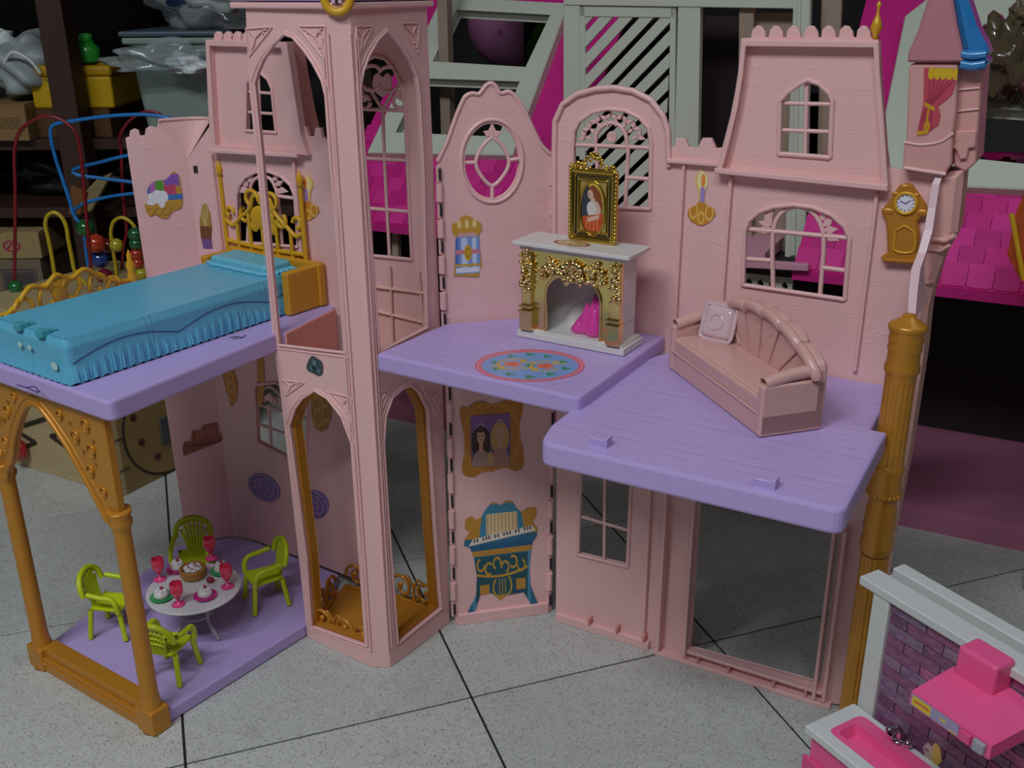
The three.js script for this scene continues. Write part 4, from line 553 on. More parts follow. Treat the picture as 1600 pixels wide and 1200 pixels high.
  // pillow with a scalloped border
  const px0 = L / 2 - .034, pl = [], sc = []; for (let i = 0; i < 120; i++) { const t = i / 120 * Math.PI * 2, cx2 = Math.cos(t), sz = Math.sin(t), k = 1 / Math.max(Math.abs(cx2), Math.abs(sz)), q = Math.min(k, 1.28); const rip = 1 + .035 * Math.cos(i * Math.PI * 2 / 6); sc.push([.026 * cx2 * q * rip, .058 * sz * q * rip]); }
  const pp = thing('pillow', 'pale blue toy pillow with scalloped edge at the head of the blue bed', 'pillow', [c[0] + d[0] * px0, y0 + H, c[1] + d[1] * px0], turn);
  obj('pillow_border', slab(sc, .004, .0042, .0015), plastic(0x74c2d8, { roughness: .4 }), pp);
  obj('pillow_cushion', box(.044, .012, .102, 0, .0062, 0, .005), plastic(0x74c2d8, { roughness: .4, bumpMap: quilt, bumpScale: .001 }), pp);
}
// ---------------------------------------------------------------- sofa and cushion
const SOFA = { FL: [.168, -1.018], FR: [.224, -.833], y: .4105 };
{
  const FL = SOFA.FL, l = [.29, .957], L = .193, D = .066, turn = Math.atan2(-l[1], l[0]), dp = [.957, -.29];
  const stain = canvasTex(512, 512, (c, w, h) => { c.fillStyle = '#d8a79e'; c.fillRect(0, 0, w, h); for (let i = 0; i < 70; i++) { c.globalAlpha = rnd(.08, .3); c.fillStyle = ['#b97f55', '#c48d6a', '#d8aaa8', '#b98a86'][i % 4]; c.beginPath(); c.ellipse(rnd(0, w), rnd(0, h), rnd(4, 36), rnd(3, 16), rnd(0, 3), 0, 7); c.fill(); } }, true); stain.repeat.set(1 / .12, 1 / .12);
  const mS = plastic(0xffffff, { map: stain, roughness: .34, clearcoat: .3, clearcoatRoughness: .25 });
  const mid = [FL[0] + l[0] * L / 2 + dp[0] * D / 2, FL[1] + l[1] * L / 2 + dp[1] * D / 2];
  const sofa = thing('toy_sofa', 'worn pink plastic toy sofa with a scalloped shell back on the parlour floor', 'sofa', [mid[0], SOFA.y, mid[1]], turn);
  // local: x along the length, z towards the front of the seat
  const bp = new Upright([FL[0] + dp[0] * (D - .012), FL[1] + dp[1] * (D - .012)], [SOFA.FR[0] + dp[0] * (D - .012), SOFA.FR[1] + dp[1] * (D - .012)]);
  obj('base', [box(L, .022, D - .002, 0, .011, 0, .002), box(L - .016, .017, D - .006, 0, .0275, .001, .003)], mS, sofa);
  obj('seat', box(L - .022, .008, D - .018, 0, .0345, .004, .003), mS, sofa);
  obj('front_line', rod([-L / 2 + .004, .022, D / 2 - .0002], [L / 2 - .004, .022, D / 2 - .0002], .0008), plastic(0xdab0ae), sofa);
  for (const s of [-1, 1]) obj('arm', [box(.010, .05, D, s * (L / 2 - .005), .025, 0, .003), tube([[s * (L / 2 - .006), .05, D / 2 - .004], [s * (L / 2 - .006), .053, D / 4], [s * (L / 2 - .006), .056, 0], [s * (L / 2 - .006), .058, -D / 2 + .004]], .0062, 20, 10)], mS, sofa);
  const edge = [[-L / 2, .045], [-L / 2 + .002, .056]]; const N = 6;
  const top = (t) => .056 + .031 * Math.pow(Math.sin(Math.PI * Math.min(1, Math.max(0, t))), .8);
  const lobes = [];
  for (let i = 0; i < N; i++) { const t0 = i / N, t1 = (i + 1) / N, x0 = -L / 2 + t0 * L, x1 = -L / 2 + t1 * L, a = top(t0), b = top(t1), mx = (x0 + x1) / 2, my = (a + b) / 2, r = Math.hypot(x1 - x0, b - a) / 2; for (let k = 1; k < 8; k++) { const q = k / 8, ang = Math.PI * q, dx = (x1 - x0) / 2 / r, dy = (b - a) / 2 / r; lobes.push([mx - r * Math.cos(ang) * dx - r * .4 * Math.sin(ang) * dy, my - r * Math.cos(ang) * dy + r * .4 * Math.sin(ang) * dx]); } lobes.push([x1, b]); }
  const backPts = [[-L / 2, .02], ...edge.slice(1), ...lobes, [L / 2, .02]];
  const bk = obj('back', plate(backPts, [], .016, -D / 2 + .014, .005), mS, sofa, 'scalloped shell back');
  const rolls = [];
  for (let i = 0; i < N; i++) { const seg = lobes.slice(i * 8, i * 8 + 8); const pre = i ? lobes[i * 8 - 1] : edge[1]; obj('scallop_roll', tube([pre, ...seg].map((p, k) => [p[0], p[1] - .004, -D / 2 + .012 + .003 * Math.sin(Math.PI * k / 8)]), .0054, 26, 9), mS, bk); const x = lobes[i * 8 + 7][0]; if (i < N - 1) obj('flute_line', rod([x * .6, .04, -D / 2 + .0145], [x, lobes[i * 8 + 7][1] - .008, -D / 2 + .0155], .0009, .0009, 5), plastic(0xc59492), bk); }
  const cu = thing('cushion', 'small glossy pale pink cushion leaning in the left corner of the pink sofa', 'cushion', [0, 0, 0], turn);
  cu.position.set(mid[0] - l[0] * (L / 2 - .032) + dp[0] * .008, SOFA.y + .0385, mid[1] - l[1] * (L / 2 - .032) + dp[1] * .008); cu.rotation.set(0, turn + .5, 0);
  const mC = plastic(0xd9b9bf, { roughness: .2, clearcoat: .8, clearcoatRoughness: .1 });
  const pad = new RoundedBoxGeometry(.034, .034, .014, 4, .006); pad.rotateX(-.35); pad.translate(0, .0178, 0); obj('pad', pad, mC, cu);
  const rimPts = roundCorners([[-.018, -.018], [.018, -.018], [.018, .018], [-.018, .018]], .005).map((p, i) => [p[0] * (1 + .03 * (i % 2)), p[1] * (1 + .03 * (i % 2)), 0]); const rg = tube(rimPts, .0024, 80, 7, true); rg.rotateX(-.35); rg.translate(0, .018, .0015); obj('ruffle', rg, mC, cu);
  const em = new THREE.TorusGeometry(.008, .0013, 6, 20); em.translate(0, 0, .007); em.rotateX(-.35); em.translate(0, .018, 0); obj('embossed_ring', em, mC, cu);
}
// ---------------------------------------------------------------- fireplace, toy fire, picture on the mantel
{
  const FL = [.006, -1.085], FR = [.1195, -1.0145], F = new Upright(FL, FR), y0 = .4245, D = .05, W = F.l, turn = Math.atan2(-F.d[1], F.d[0]);
  const o = F.at(W / 2, -D / 2);
  const fp = thing('toy_fireplace', 'white toy fireplace with an ornate shiny gold front on the balcony floor', 'fireplace', [o[0], y0, o[1]], turn);
  const mW = plastic(0xd9d4cf, { roughness: .25 }), mChrome = new THREE.MeshPhysicalMaterial({ color: 0xead08a, metalness: 1, roughness: .15 });
  const h = .1065, wi = W - .018;                                     // local x along the front, z towards the viewer
  obj('hearth', [box(W, .008, D, 0, .004, 0, .001), box(W - .006, .003, D - .003, 0, .0092, 0, .001)], mW, fp);
  for (const s of [-1, 1]) obj('side_panel', box(.003, h - .016, D - .012, s * (wi / 2 - .0015), h / 2 + .002, -.001, .0006), mW, fp);
  obj('back_panel', box(wi, h - .016, .003, 0, h / 2 + .002, -D / 2 + .006, .0006), mW, fp);
  for (const s of [-1, 1]) obj('side_line', box(.001, .0012, D - .014, s * (wi / 2 + .0002), .03, -.001, 0), plastic(0xc2bdb9), fp);
  obj('mantel', [box(W + .008, .0045, D + .004, 0, h + .0018, .001, .0012), box(W - .004, .005, D - .006, 0, h - .003, 0, .001)], mW, fp);
  // gold front
  const hw = wi / 2, arch = []; for (let i = 0; i <= 20; i++) { const a = Math.PI * i / 20; arch.push([.034 * -Math.cos(a) + .002, .052 + .028 * Math.pow(Math.sin(a), .85)]); }
  const zf = D / 2 - .007;
  const front = obj('gold_front', plate([[-hw - .002, .0105], [-.032, .0105], ...arch, [.036, .0105], [hw + .002, .0105], [hw + .002, h - .005], [-hw - .002, h - .005]], [], .004, zf + .002, .0006), mChrome, fp, 'shiny gold fireplace front');
  obj('arch_bead', tube([[-.032, .011], ...arch, [.036, .011]].map((p) => [p[0], p[1], zf + .0025]), .0016, 70, 7), mChrome, front);
  for (const s of [-1, 1]) {
    obj('pilaster', [box(.012, .075, .006, s * (hw - .003), .06, zf + .004, .001), box(.016, .02, .011, s * (hw - .004), .0205, zf + .005, .001), box(.018, .004, .013, s * (hw - .004), .032, zf + .005, .001), box(.0165, .003, .012, s * (hw - .004), .038, zf + .005, .001)], mChrome, front);
    const bl = []; for (let k = 0; k < 40; k++) bl.push(ball(s * (hw - .003) + rnd(-.006, .006), h - .008 - k * .0011 + rnd(-.003, .003), zf + .0075 + rnd(-.001, .002), rnd(.0016, .0034), rnd(.7, 1.3), rnd(.6, 1.4), .9, 8)); tag(obj('leaf_drop', bl, mChrome, front), null, null, null, 'stuff');
  }
  const gar = []; for (let k = 0; k < 110; k++) { const t = rnd(-1, 1), x = t * .04, yy = .076 + .014 * t * t + rnd(-.004, .012) - (Math.abs(t) > .8 ? .012 : 0); gar.push(ball(x + .001, yy, zf + .005 + rnd(-.001, .003), rnd(.0014, .0036), rnd(.6, 1.4), rnd(.6, 1.4), .8, 8)); } for (let k = 0; k < 24; k++) gar.push(ball(rnd(-.014, .016), .072 + rnd(0, .022), zf + .007, rnd(.002, .004), 1, 1.2, .8, 8));
  tag(obj('garland', gar, mChrome, front), null, null, null, 'stuff');
  // printed oval on the mantel top
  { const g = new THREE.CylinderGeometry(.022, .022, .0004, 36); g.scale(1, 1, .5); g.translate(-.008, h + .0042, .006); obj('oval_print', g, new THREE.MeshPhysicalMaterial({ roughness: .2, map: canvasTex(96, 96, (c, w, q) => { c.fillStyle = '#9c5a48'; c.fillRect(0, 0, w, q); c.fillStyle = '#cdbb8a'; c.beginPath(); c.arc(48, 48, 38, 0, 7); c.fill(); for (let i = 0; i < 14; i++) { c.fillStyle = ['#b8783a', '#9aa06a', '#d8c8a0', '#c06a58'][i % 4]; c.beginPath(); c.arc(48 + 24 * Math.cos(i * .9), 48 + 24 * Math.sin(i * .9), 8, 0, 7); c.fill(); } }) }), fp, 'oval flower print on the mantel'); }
  // the toy fire
  const fire = thing('toy_fire', 'translucent magenta plastic toy fire inside the white and gold fireplace', 'toy fire', [0, 0, 0], turn);
  { const q = F.at(W / 2 + .0175, -D / 2 - .002); fire.position.set(q[0], y0 + .0105, q[1]); }
  const mF = new THREE.MeshPhysicalMaterial({ color: 0xe246a2, roughness: .14, clearcoat: 1, clearcoatRoughness: .08 });
  const fk = []; for (const [x, hh, r, z] of [[-.015, .02, .0085, .004], [-.008, .036, .009, .003], [0, .046, .010, 0], [.008, .056, .010, -.002], [.014, .05, .0085, -.003], [-.020, .012, .006, .004], [.004, .03, .009, .007]]) fk.push(lathe([[0, 0], [r * 1.1, 0], [r * 1.15, hh * .15], [r, hh * .4], [r * .62, hh * .65], [r * .25, hh * .88], [0, hh]], 12, x, 0, z));
  fk.forEach((g) => obj('flame', g, mF, fire));
  // gold framed portrait standing at the back of the mantel
  const zq = -.034, pf = thing('picture_frame', 'ornate gold framed oval portrait standing on the fireplace mantel', 'picture frame', [0, 0, 0], turn);
  const A2 = new Upright(F.at(0, zq), F.at(W, zq)), uvp = (x, y) => A2.uv(x, y);
  const bL = uvp(892, 371), bR = uvp(962, 378), tL = uvp(889, 262), tR = uvp(966, 266), yb = y0 + h + .0042, u0 = (bL[0] + tL[0]) / 2, u1 = (bR[0] + tR[0]) / 2, yt = (tL[1] + tR[1]) / 2, fw = u1 - u0, fh = yt - yb;
  { const q = A2.at((u0 + u1) / 2); pf.position.set(q[0], yb, q[1]); }
  const mG2 = new THREE.MeshPhysicalMaterial({ color: 0xd8b650, metalness: 1, roughness: .2 });
  obj('backing', box(fw - .004, fh - .002, .004, 0, fh / 2, -.002, .0006), new THREE.MeshPhysicalMaterial({ color: 0xcdb468, metalness: .55, roughness: .35 }), pf);
  const mould = (ins, r, z, m2) => obj('moulding', bead([[-fw / 2 + ins, ins], [fw / 2 - ins, ins], [fw / 2 - ins, fh - ins], [-fw / 2 + ins, fh - ins]], z, r, true, 8), m2, pf);
  mould(.0025, .0034, 0, mG2); mould(.008, .0009, .0012, plastic(0x2e2414, { roughness: .3 })); mould(.0115, .0012, .001, mG2);
  const beads = []; for (let k = 0; k < 18; k++) for (const s of [-1, 1]) beads.push(ball(s * (fw / 2 - .001), .004 + k * (fh - .006) / 17, .0015, .0021, 1, 1, 1, 8)); tag(obj('beading', beads, mG2, pf), null, null, null, 'stuff');
  const cr = []; for (let k = 0; k < 46; k++) { const x = rnd(-fw / 2, fw / 2), hh = .004 + .012 * Math.exp(-x * x / .00012); cr.push(ball(x, fh + rnd(-.002, hh), .001, rnd(.0014, .0032), rnd(.7, 1.2), rnd(.7, 1.3), .8, 8)); } for (let k = 0; k < 5; k++) cr.push(ball((k - 2) * .0038, fh + .011 + .005 * Math.cos((k - 2) * .8), .001, .0024, .8, 1.4, .8, 8)); tag(obj('crest', cr, mG2, pf), null, null, null, 'stuff');
  const rx = fw * .265, ry = fh * .37, cy = fh * .47;
  obj('oval_rim', tube(ringOf(0, cy, rx, ry, 32).map((p) => [...p, .0012]), .0012, 64, 7, true), mG2, pf);
  const pg = new THREE.ExtrudeGeometry(shapeOf(ringOf(0, cy, rx, ry, 36)), { depth: .0006, bevelEnabled: false }); { const p = pg.attributes.position; for (let i = 0; i < p.count; i++) pg.attributes.uv.setXY(i, .5 + p.getX(i) / rx / 2, .5 + (p.getY(i) - cy) / ry / 2); } pg.translate(0, 0, .0002);
  obj('portrait', pg, new THREE.MeshPhysicalMaterial({ roughness: .25, map: canvasTex(160, 250, (c, w, hh) => { c.scale(w, hh); c.fillStyle = '#3c3f48'; c.fillRect(0, 0, 1, 1); c.fillStyle = '#a08a44'; c.fillRect(.55, 0, .5, .7); c.strokeStyle = '#cdb43c'; c.lineWidth = .07; c.beginPath(); c.ellipse(.5, .3, .38, .24, 0, 4.2, 7.2); c.stroke(); c.fillStyle = '#8a4a28'; c.beginPath(); c.ellipse(.5, .22, .2, .14, 0, 0, 7); c.fill(); c.beginPath(); c.ellipse(.72, .4, .16, .24, -.3, 0, 7); c.fill(); c.fillStyle = '#d8b098'; c.beginPath(); c.ellipse(.4, .25, .12, .085, .2, 0, 7); c.fill(); c.fillRect(.42, .3, .16, .12); c.beginPath(); c.ellipse(.62, .48, .2, .12, .3, 0, 7); c.fill(); c.fillRect(.68, .48, .14, .2); c.fillStyle = '#d6d0c8'; c.beginPath(); c.ellipse(.46, .52, .2, .15, .2, 0, 7); c.fill(); c.fillStyle = '#c8502c'; c.beginPath(); c.moveTo(.1, .66); c.lineTo(.9, .58); c.lineTo(.95, 1); c.lineTo(.05, 1); c.fill(); c.strokeStyle = '#e08a50'; c.lineWidth = .03; for (let i = 0; i < 4; i++) { c.beginPath(); c.moveTo(.3 + i * .12, .66); c.lineTo(.2 + i * .18, .98); c.stroke(); } c.strokeStyle = '#d8b098'; c.lineWidth = .08; c.beginPath(); c.moveTo(.76, .64); c.lineTo(.3, .72); c.stroke(); c.fillStyle = '#5a3020'; c.fillRect(.33, .235, .05, .012); c.fillStyle = '#a84a40'; c.fillRect(.34, .29, .05, .012); }) }), pf, 'oval portrait of a long haired woman in an orange skirt');
}
// ---------------------------------------------------------------- garden table, chairs and tableware
{
  const y0 = .0183, yt = .086, c = fl(303, 918, yt), r = .0585;
  const t = thing('toy_table', 'round white glossy toy table set with dishes under the bed floor', 'table', [c[0], y0, c[1]]);
  const H = yt - y0;
  obj('tabletop', lathe([[0, H - .004], [r * .97, H - .004], [r, H - .0025], [r, H - .001], [r * .985, H], [r * .9, H - .0004], [0, H - .0004]], 48), plastic(0xd2d0d0, { roughness: .14, clearcoat: .8, clearcoatRoughness: .06 }), t);
  const mL = plastic(0xb9b3b6, { roughness: .25 });
  for (let k = 0; k < 3; k++) { const a = k * 2.0944 + .55; obj('leg', tube([[.008 * Math.cos(a), H - .004, .008 * Math.sin(a)], [.022 * Math.cos(a), H * .72, .022 * Math.sin(a)], [.018 * Math.cos(a), H * .38, .018 * Math.sin(a)], [.034 * Math.cos(a), .0015, .034 * Math.sin(a)]], .0026, 24, 8), mL, t); }
  obj('leg_ring', new THREE.TorusGeometry(.019, .0016, 6, 28).rotateX(Math.PI / 2).translate(0, H * .45, 0), mL, t);
  // chairs
  const mLime = plastic(0xc3d216, { roughness: .34 });
  const chair = thing('toy_chair', 'lime green toy garden chair with arms behind the round table, facing the viewer', 'chair', [0, 0, 0], 0, 'lime green garden chairs round the white table');
  { // local: faces +z
    const w = .05, d = .042, sh = .043, n2 = 8;
    obj('seat', [slab(roundCorners([[-w * .42, d / 2], [w * .42, d / 2], [w * .36, -d / 2], [-w * .36, -d / 2]], .006), .004, sh + .001, .0012), ...[-.012, 0, .012].map((x) => box(.002, .001, d * .6, x, sh + .0012, 0, .0004))], mLime, chair);
    for (const [sx, sz] of [[-1, 1], [1, 1], [-1, -1], [1, -1]]) { const tx = sx * w * .4, tz = sz * d * .44, bx = sx * w * .47, bz = sz * d * .56; obj('leg', [tube([[tx, sh - .001, tz], [(tx + bx) / 2, sh * .5, (tz + bz) / 2], [bx, .0015, bz]], .0034, 10, 8)], mLime, chair); }
    const topY = .088, back = [], rim = [];
    for (let k = 0; k <= 14; k++) { const a = Math.PI * k / 14; rim.push([-.024 * Math.cos(a) * (1 + .05 * Math.sin(a)), sh + .02 + (topY - sh - .02) * Math.pow(Math.sin(a), .75), -d / 2 - .002 - .008 * Math.sin(a)]); }
    const sideArm = (s) => [[s * w * .47, sh * .96, d * .46], [s * w * .5, sh + .012, d * .42], [s * w * .5, sh + .019, d * .3], [s * .0255, sh + .021, 0], [s * .0245, sh + .024, -d * .42]];
    const fan = []; const bs = 7; for (let k = 0; k < bs; k++) { const q = (k - (bs - 1) / 2) / ((bs - 1) / 2), x1 = q * .0185, y1 = sh + .02 + (topY - sh - .022) * Math.pow(Math.sqrt(Math.max(0, 1 - q * q * .9)), .9); fan.push([[q * .009, sh, -d / 2 + .001], [q * .012, sh + .016, -d / 2 - .003], [x1, y1, -d / 2 - .0075]]); }
    obj('backrest', [tube(rim, .0036, 40, 8), ...fan.map((f) => tube(f, .0019, 10, 6)), ...[0, 1, 2, 3].map((k) => tube([[-.012 - k * .0018, sh + .014 + k * .007, -d / 2 - .004 - k * .001], [0, sh + .017 + k * .008, -d / 2 - .0055 - k * .001], [.012 + k * .0018, sh + .014 + k * .007, -d / 2 - .004 - k * .001]], .0015, 10, 5))], mLime, chair);
    for (const s of [-1, 1]) obj('arm', tube(sideArm(s), .0034, 20, 8), mLime, chair);
  }
  const put = (o, x, z, f) => { o.position.set(x, y0, z); o.rotation.y = Math.atan2(f[0], f[1]); };
  put(chair, -.445, -1.214, [.12, 1]);
  put(copyOf(chair, 'lime green toy garden chair with arms right of the round table, beside the tower'), -.335, -1.166, [-.86, .5]);
  put(copyOf(chair, 'lime green toy garden chair with arms left of the round table, seen in profile'), -.517, -1.106, [1, .1]);
  put(copyOf(chair, 'lime green toy garden chair with arms nearest the viewer, seen from behind the gold post'), -.416, -1.016, [.24, -.97]);
  // tableware
  const at = (x, y, h = yt) => { const p = fl(x, y, h); return [p[0], yt - .0004, p[1]]; };
  const mPinkG = new THREE.MeshPhysicalMaterial({ color: 0xff5a8a, roughness: .08, transmission: .55, thickness: 0, clearcoat: 1 });
  const gob = thing('toy_goblet', 'pink clear toy goblet at the back of the round table, tallest in the photo', 'goblet', at(330, 872), 0, 'pink goblets on the round table');
  obj('foot', lathe([[0, 0], [.0085, 0], [.008, .0012], [.002, .003], [.0014, .008], [0, .008]], 18), plastic(0xe84a86, { roughness: .15 }), gob);
  obj('bowl', lathe([[.0014, .008], [.005, .012], [.0078, .019], [.0082, .026], [.0074, .031], [.0066, .031], [.0072, .025], [.0066, .019], [.004, .0135], [0, .0125]], 20), mPinkG, gob);
  copyOf(gob, 'pink clear toy goblet at the left edge of the round table', at(250, 905));
  copyOf(gob, 'pink clear toy goblet at the front of the round table beside the green plate', at(279, 944));
  copyOf(gob, 'pink clear toy goblet at the right edge of the round table', at(356, 916));
  const plate1 = thing('toy_plate', 'magenta toy plate with a frosted cake at the front of the round table', 'plate', at(321, 932), 0, 'dessert plates on the round table');
  const dish = lathe([[0, 0], [.008, 0], [.0145, .0024], [.014, .0034], [.0085, .0012], [0, .0012]], 28), cake = [lathe([[0, .0012], [.0085, .0012], [.0095, .006], [.008, .010], [.004, .0125], [0, .013]], 20), ...[0, 1, 2, 3, 4].map((k) => ball(.005 * Math.cos(k * 1.257), .011, .005 * Math.sin(k * 1.257), .0032, 1, 1, 1, 8))];
  const mCake = plastic(0xd9d4d2, { roughness: .25, clearcoat: .5 });
  obj('dish', dish, plastic(0xd82f96, { roughness: .16, clearcoat: .7 }), plate1); obj('cake', cake, mCake, plate1); obj('cherry', ball(.001, .015, 0, .0022, 1, 1, 1, 8), plastic(0xa83040), plate1);
  const mk = (label, color, x, y) => { const p = copyOf(plate1, label, at(x, y)); p.traverse((m) => { if (m.isMesh && m.name === 'dish') m.material = plastic(color, { roughness: .16, clearcoat: .7 }); }); return p; };
  mk('green toy plate with a frosted cake at the left front of the round table', 0x2fa45c, 253, 934);
  mk('green toy plate with a frosted cake at the back right of the round table', 0x3fae6a, 346, 893);
  mk('magenta toy plate with a frosted cake at the back left of the round table', 0xd82f96, 278, 890);
  const bas = thing('toy_basket', 'round brown toy basket of white sweets in the middle of the table', 'basket', at(303, 901));
  obj('bowl', lathe([[0, 0], [.014, 0], [.0165, .005], [.017, .012], [.0165, .0145], [.0135, .0145], [.0132, .006], [0, .005]], 30), plastic(0xa8732c, { roughness: .4 }), bas);
  for (let k = 0; k < 7; k++) { const a = k * 1.0472, q = k === 6 ? 0 : .0078; obj('sweet', ball(q * Math.cos(a), .0125, q * Math.sin(a), .0048, 1, .9, 1, 10), mCake, bas); }
  for (let k = 0; k < 6; k++) { const a = k * 1.3, q = .005 + (k % 2) * .003; obj('red_stripe', tube([[q * Math.cos(a) - .0015, .017, q * Math.sin(a)], [q * Math.cos(a), .0178, q * Math.sin(a) + .001], [q * Math.cos(a) + .0015, .017, q * Math.sin(a) + .002]], .0006, 6, 5), plastic(0x9c3038), bas); }
  const fr = thing('toy_berry', 'dark red toy berry beside the basket on the round table', 'berry', at(329, 910)); obj('berry', ball(0, .004, 0, .0042, 1.2, 1, 1), plastic(0x8c1f38, { roughness: .2 }), fr);
}
// ---------------------------------------------------------------- second dollhouse behind the castle
const zp = (x, y, z) => { const r = ray(x, y), t = z / r.z; return [r.x * t, EYE + r.y * t]; };
{
  const O = fl(615, 655), Q = fl(1600, 862), Hs = new Upright(O, Q), turn = Math.atan2(-Hs.d[1], Hs.d[0]);
  const house = thing('toy_mansion', 'large toy house with hot pink shingled roofs and white window frames behind the castle', 'dollhouse', [O[0], 0, O[1]], turn);
  const toL = (v) => { const dx = v.x - O[0], dz = v.z - O[1]; return [dx * Hs.d[0] + dz * Hs.d[1], v.y, dx * Hs.n[0] + dz * Hs.n[1]]; };
  const mHot = plastic(0xd8288a, { roughness: .42 }), mHot2 = plastic(0xc92380, { roughness: .42 }), mHot3 = plastic(0xdf3294, { roughness: .42 }), mBase = plastic(0xbd7390, { roughness: .45 }), mWhite = plastic(0xd3d8c6, { roughness: .42 }), mTan = plastic(0xa8927e, { roughness: .6 }), mShadeInk = plastic(0x2a1f20, { roughness: .8 });  // the last, near black, stands in for shade inside the house
  const YE = .393, SL = .97, cs = 1 / Math.hypot(1, SL), sn = SL * cs;
  // (u, t): along the eave, up the slope;  lifted by k along the roof's normal
  const slope = (x, y, k = 0) => {
    const r = ray(x, y), N = new V3(Hs.n[0] * sn, cs, Hs.n[1] * sn), P0 = new V3(O[0], YE, O[1]).addScaledVector(N, k), e = new V3(0, EYE, 0);
    const t = P0.clone().sub(e).dot(N) / r.dot(N), p = e.addScaledVector(r, t), l = toL(p);
    return [l[0], (l[1] - YE - k * cs) / sn];
  };
  const onRoof = (g) => { g.rotateX(-(Math.PI / 2 - Math.asin(sn))); g.translate(0, YE, 0); return g; };   // a piece drawn in (u, t, k)
  // base with a lip, porch back and floor of the upper storey
  obj('base', [new THREE.BoxGeometry(1.42, .034, .34).translate(.62, .017, -.17), new THREE.BoxGeometry(1.41, .006, .33).translate(.62, .037, -.171)], mBase, house, 'dusty pink base');
  obj('back_panel', new THREE.BoxGeometry(1.4, .36, .012).translate(.62, .22, -.335), mShadeInk, house);
  for (const u of [-.075, 1.315]) obj('end_panel', new THREE.BoxGeometry(.012, .36, .3).translate(u, .22, -.18), mShadeInk, house);
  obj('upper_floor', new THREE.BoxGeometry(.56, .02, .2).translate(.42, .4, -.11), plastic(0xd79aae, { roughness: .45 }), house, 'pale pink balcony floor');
  obj('porch_ceiling', new THREE.BoxGeometry(1.4, .012, .32).translate(.62, .38, -.175), mShadeInk, house);
  // roofs: board, fascia and rows of shingles
  const shingleShape = (w, h) => { const s = new THREE.Shape(); s.moveTo(0, h); s.lineTo(w, h); s.lineTo(w, h * .16); s.quadraticCurveTo(w, 0, w * .84, 0); s.lineTo(w * .16, 0); s.quadraticCurveTo(0, 0, 0, h * .16); s.closePath(); return new THREE.ExtrudeGeometry(s, { depth: .003, bevelEnabled: false, curveSegments: 3 }); };
  const roof = (u0, u1, T, holes, limit, label) => {
    const rf = obj('roof', onRoof(plate([[u0, -.005], [u1, -.005], [u1, T], [u0, T]], holes, .008, 0, .001)), mHot, house, label);
    obj('fascia', new THREE.BoxGeometry(u1 - u0, .014, .012).translate((u0 + u1) / 2, YE - .008, .002), mHot2, rf);
    const w = .0345, h = .034, sg = onRoof0(shingleShape(w - .0009, h + .004));
    for (let r = 0; r < limit; r++) for (let k = 0; u0 + k * w + (r % 2) * w / 2 < u1 - w * .7; k++) {
      const u = u0 + k * w + (r % 2) * w / 2, t = r * h * .86, c = [u + w / 2, t + h / 2];
      if (holes.some((q) => { const us = q.map((p) => p[0]), ts = q.map((p) => p[1]); return c[0] > Math.min(...us) - .02 && c[0] < Math.max(...us) + .02 && c[1] > Math.min(...ts) - .02 && c[1] < Math.max(...ts) + .03; })) continue;
      const m = new THREE.Mesh(sg, [mHot, mHot2, mHot3][(k * 2 + r) % 3]); m.name = 'shingle'; m.position.set(u, YE + t * sn, -t * cs); m.rotation.set(-(Math.PI / 2 - Math.asin(sn)) + .07, 0, 0); rf.add(m);
    }
    return rf;
  };
  function onRoof0(g) { return g; }
  const sk = (pts, k = 0) => pts.map((p) => slope(p[0], p[1], k));
  const lr = roof(slope(508, 345)[0], slope(842, 388)[0], .88, [sk([[600, 226], [664, 110], [716, 8], [868, 14], [795, 234]])], 7, 'left hot pink roof');
  obj('skylight_frame', onRoof(plate(sk([[573, 238], [690, -6], [888, 4], [800, 242]], .02), [sk([[616, 208], [658, 121], [814, 126], [780, 215]], .02), sk([[674, 97], [713, 14], [862, 22], [822, 106]], .02)], .022, .02, .002)), mWhite, lr, 'white slanted skylight frame');
  const rr = roof(slope(1240, 420)[0], 1.28, .88, [sk([[1400, 262], [1425, 20], [1640, 30], [1640, 290]])], 8, 'right hot pink roof');
  obj('skylight_frame', onRoof(plate(sk([[1382, 266], [1378, 200], [1414, 24], [1450, -4], [1700, -6], [1700, 300], [1480, 290]], .02), [sk([[1432, 240], [1432, 160], [1700, 178], [1700, 268]], .02), sk([[1440, 120], [1450, 40], [1700, 44], [1700, 124]], .02)], .022, .02, .002)), mWhite, rr, 'white slanted skylight frame');
  // white centre front: posts, lattice of slanted slats, doorway, header
  const FZ = -.1, fu = (x, y, z = FZ) => Hs.uv(x, y, z);
  const frame = (pts, d = .016, z = FZ) => plate(pts.map((p) => fu(p[0], p[1], z)), [], d, z, .001);
  const front = obj('front_frame', [frame([[880, 240], [880, -20], [905, -20], [905, 245]]), frame([[1053, 250], [1060, -20], [1095, -20], [1090, 260]]), frame([[880, 8], [880, -30], [1262, -30], [1262, 14]], .014, FZ + .002)], mWhite, house, 'white posts and header');
  const lat = obj('lattice', [frame([[905, 250], [905, 8], [914, 8], [914, 250]], .01, FZ - .002), frame([[1044, 250], [1047, 8], [1056, 8], [1054, 250]], .01, FZ - .002), frame([[905, 26], [905, 8], [1056, 10], [1056, 28]], .01, FZ - .002)], mWhite, front);
  const L0 = fu(912, 26), L1 = fu(1048, 26), Lb = fu(980, 345), lw = L1[0] - L0[0], lh = L0[1] - Lb[1], stp = .035, wd = .0235;
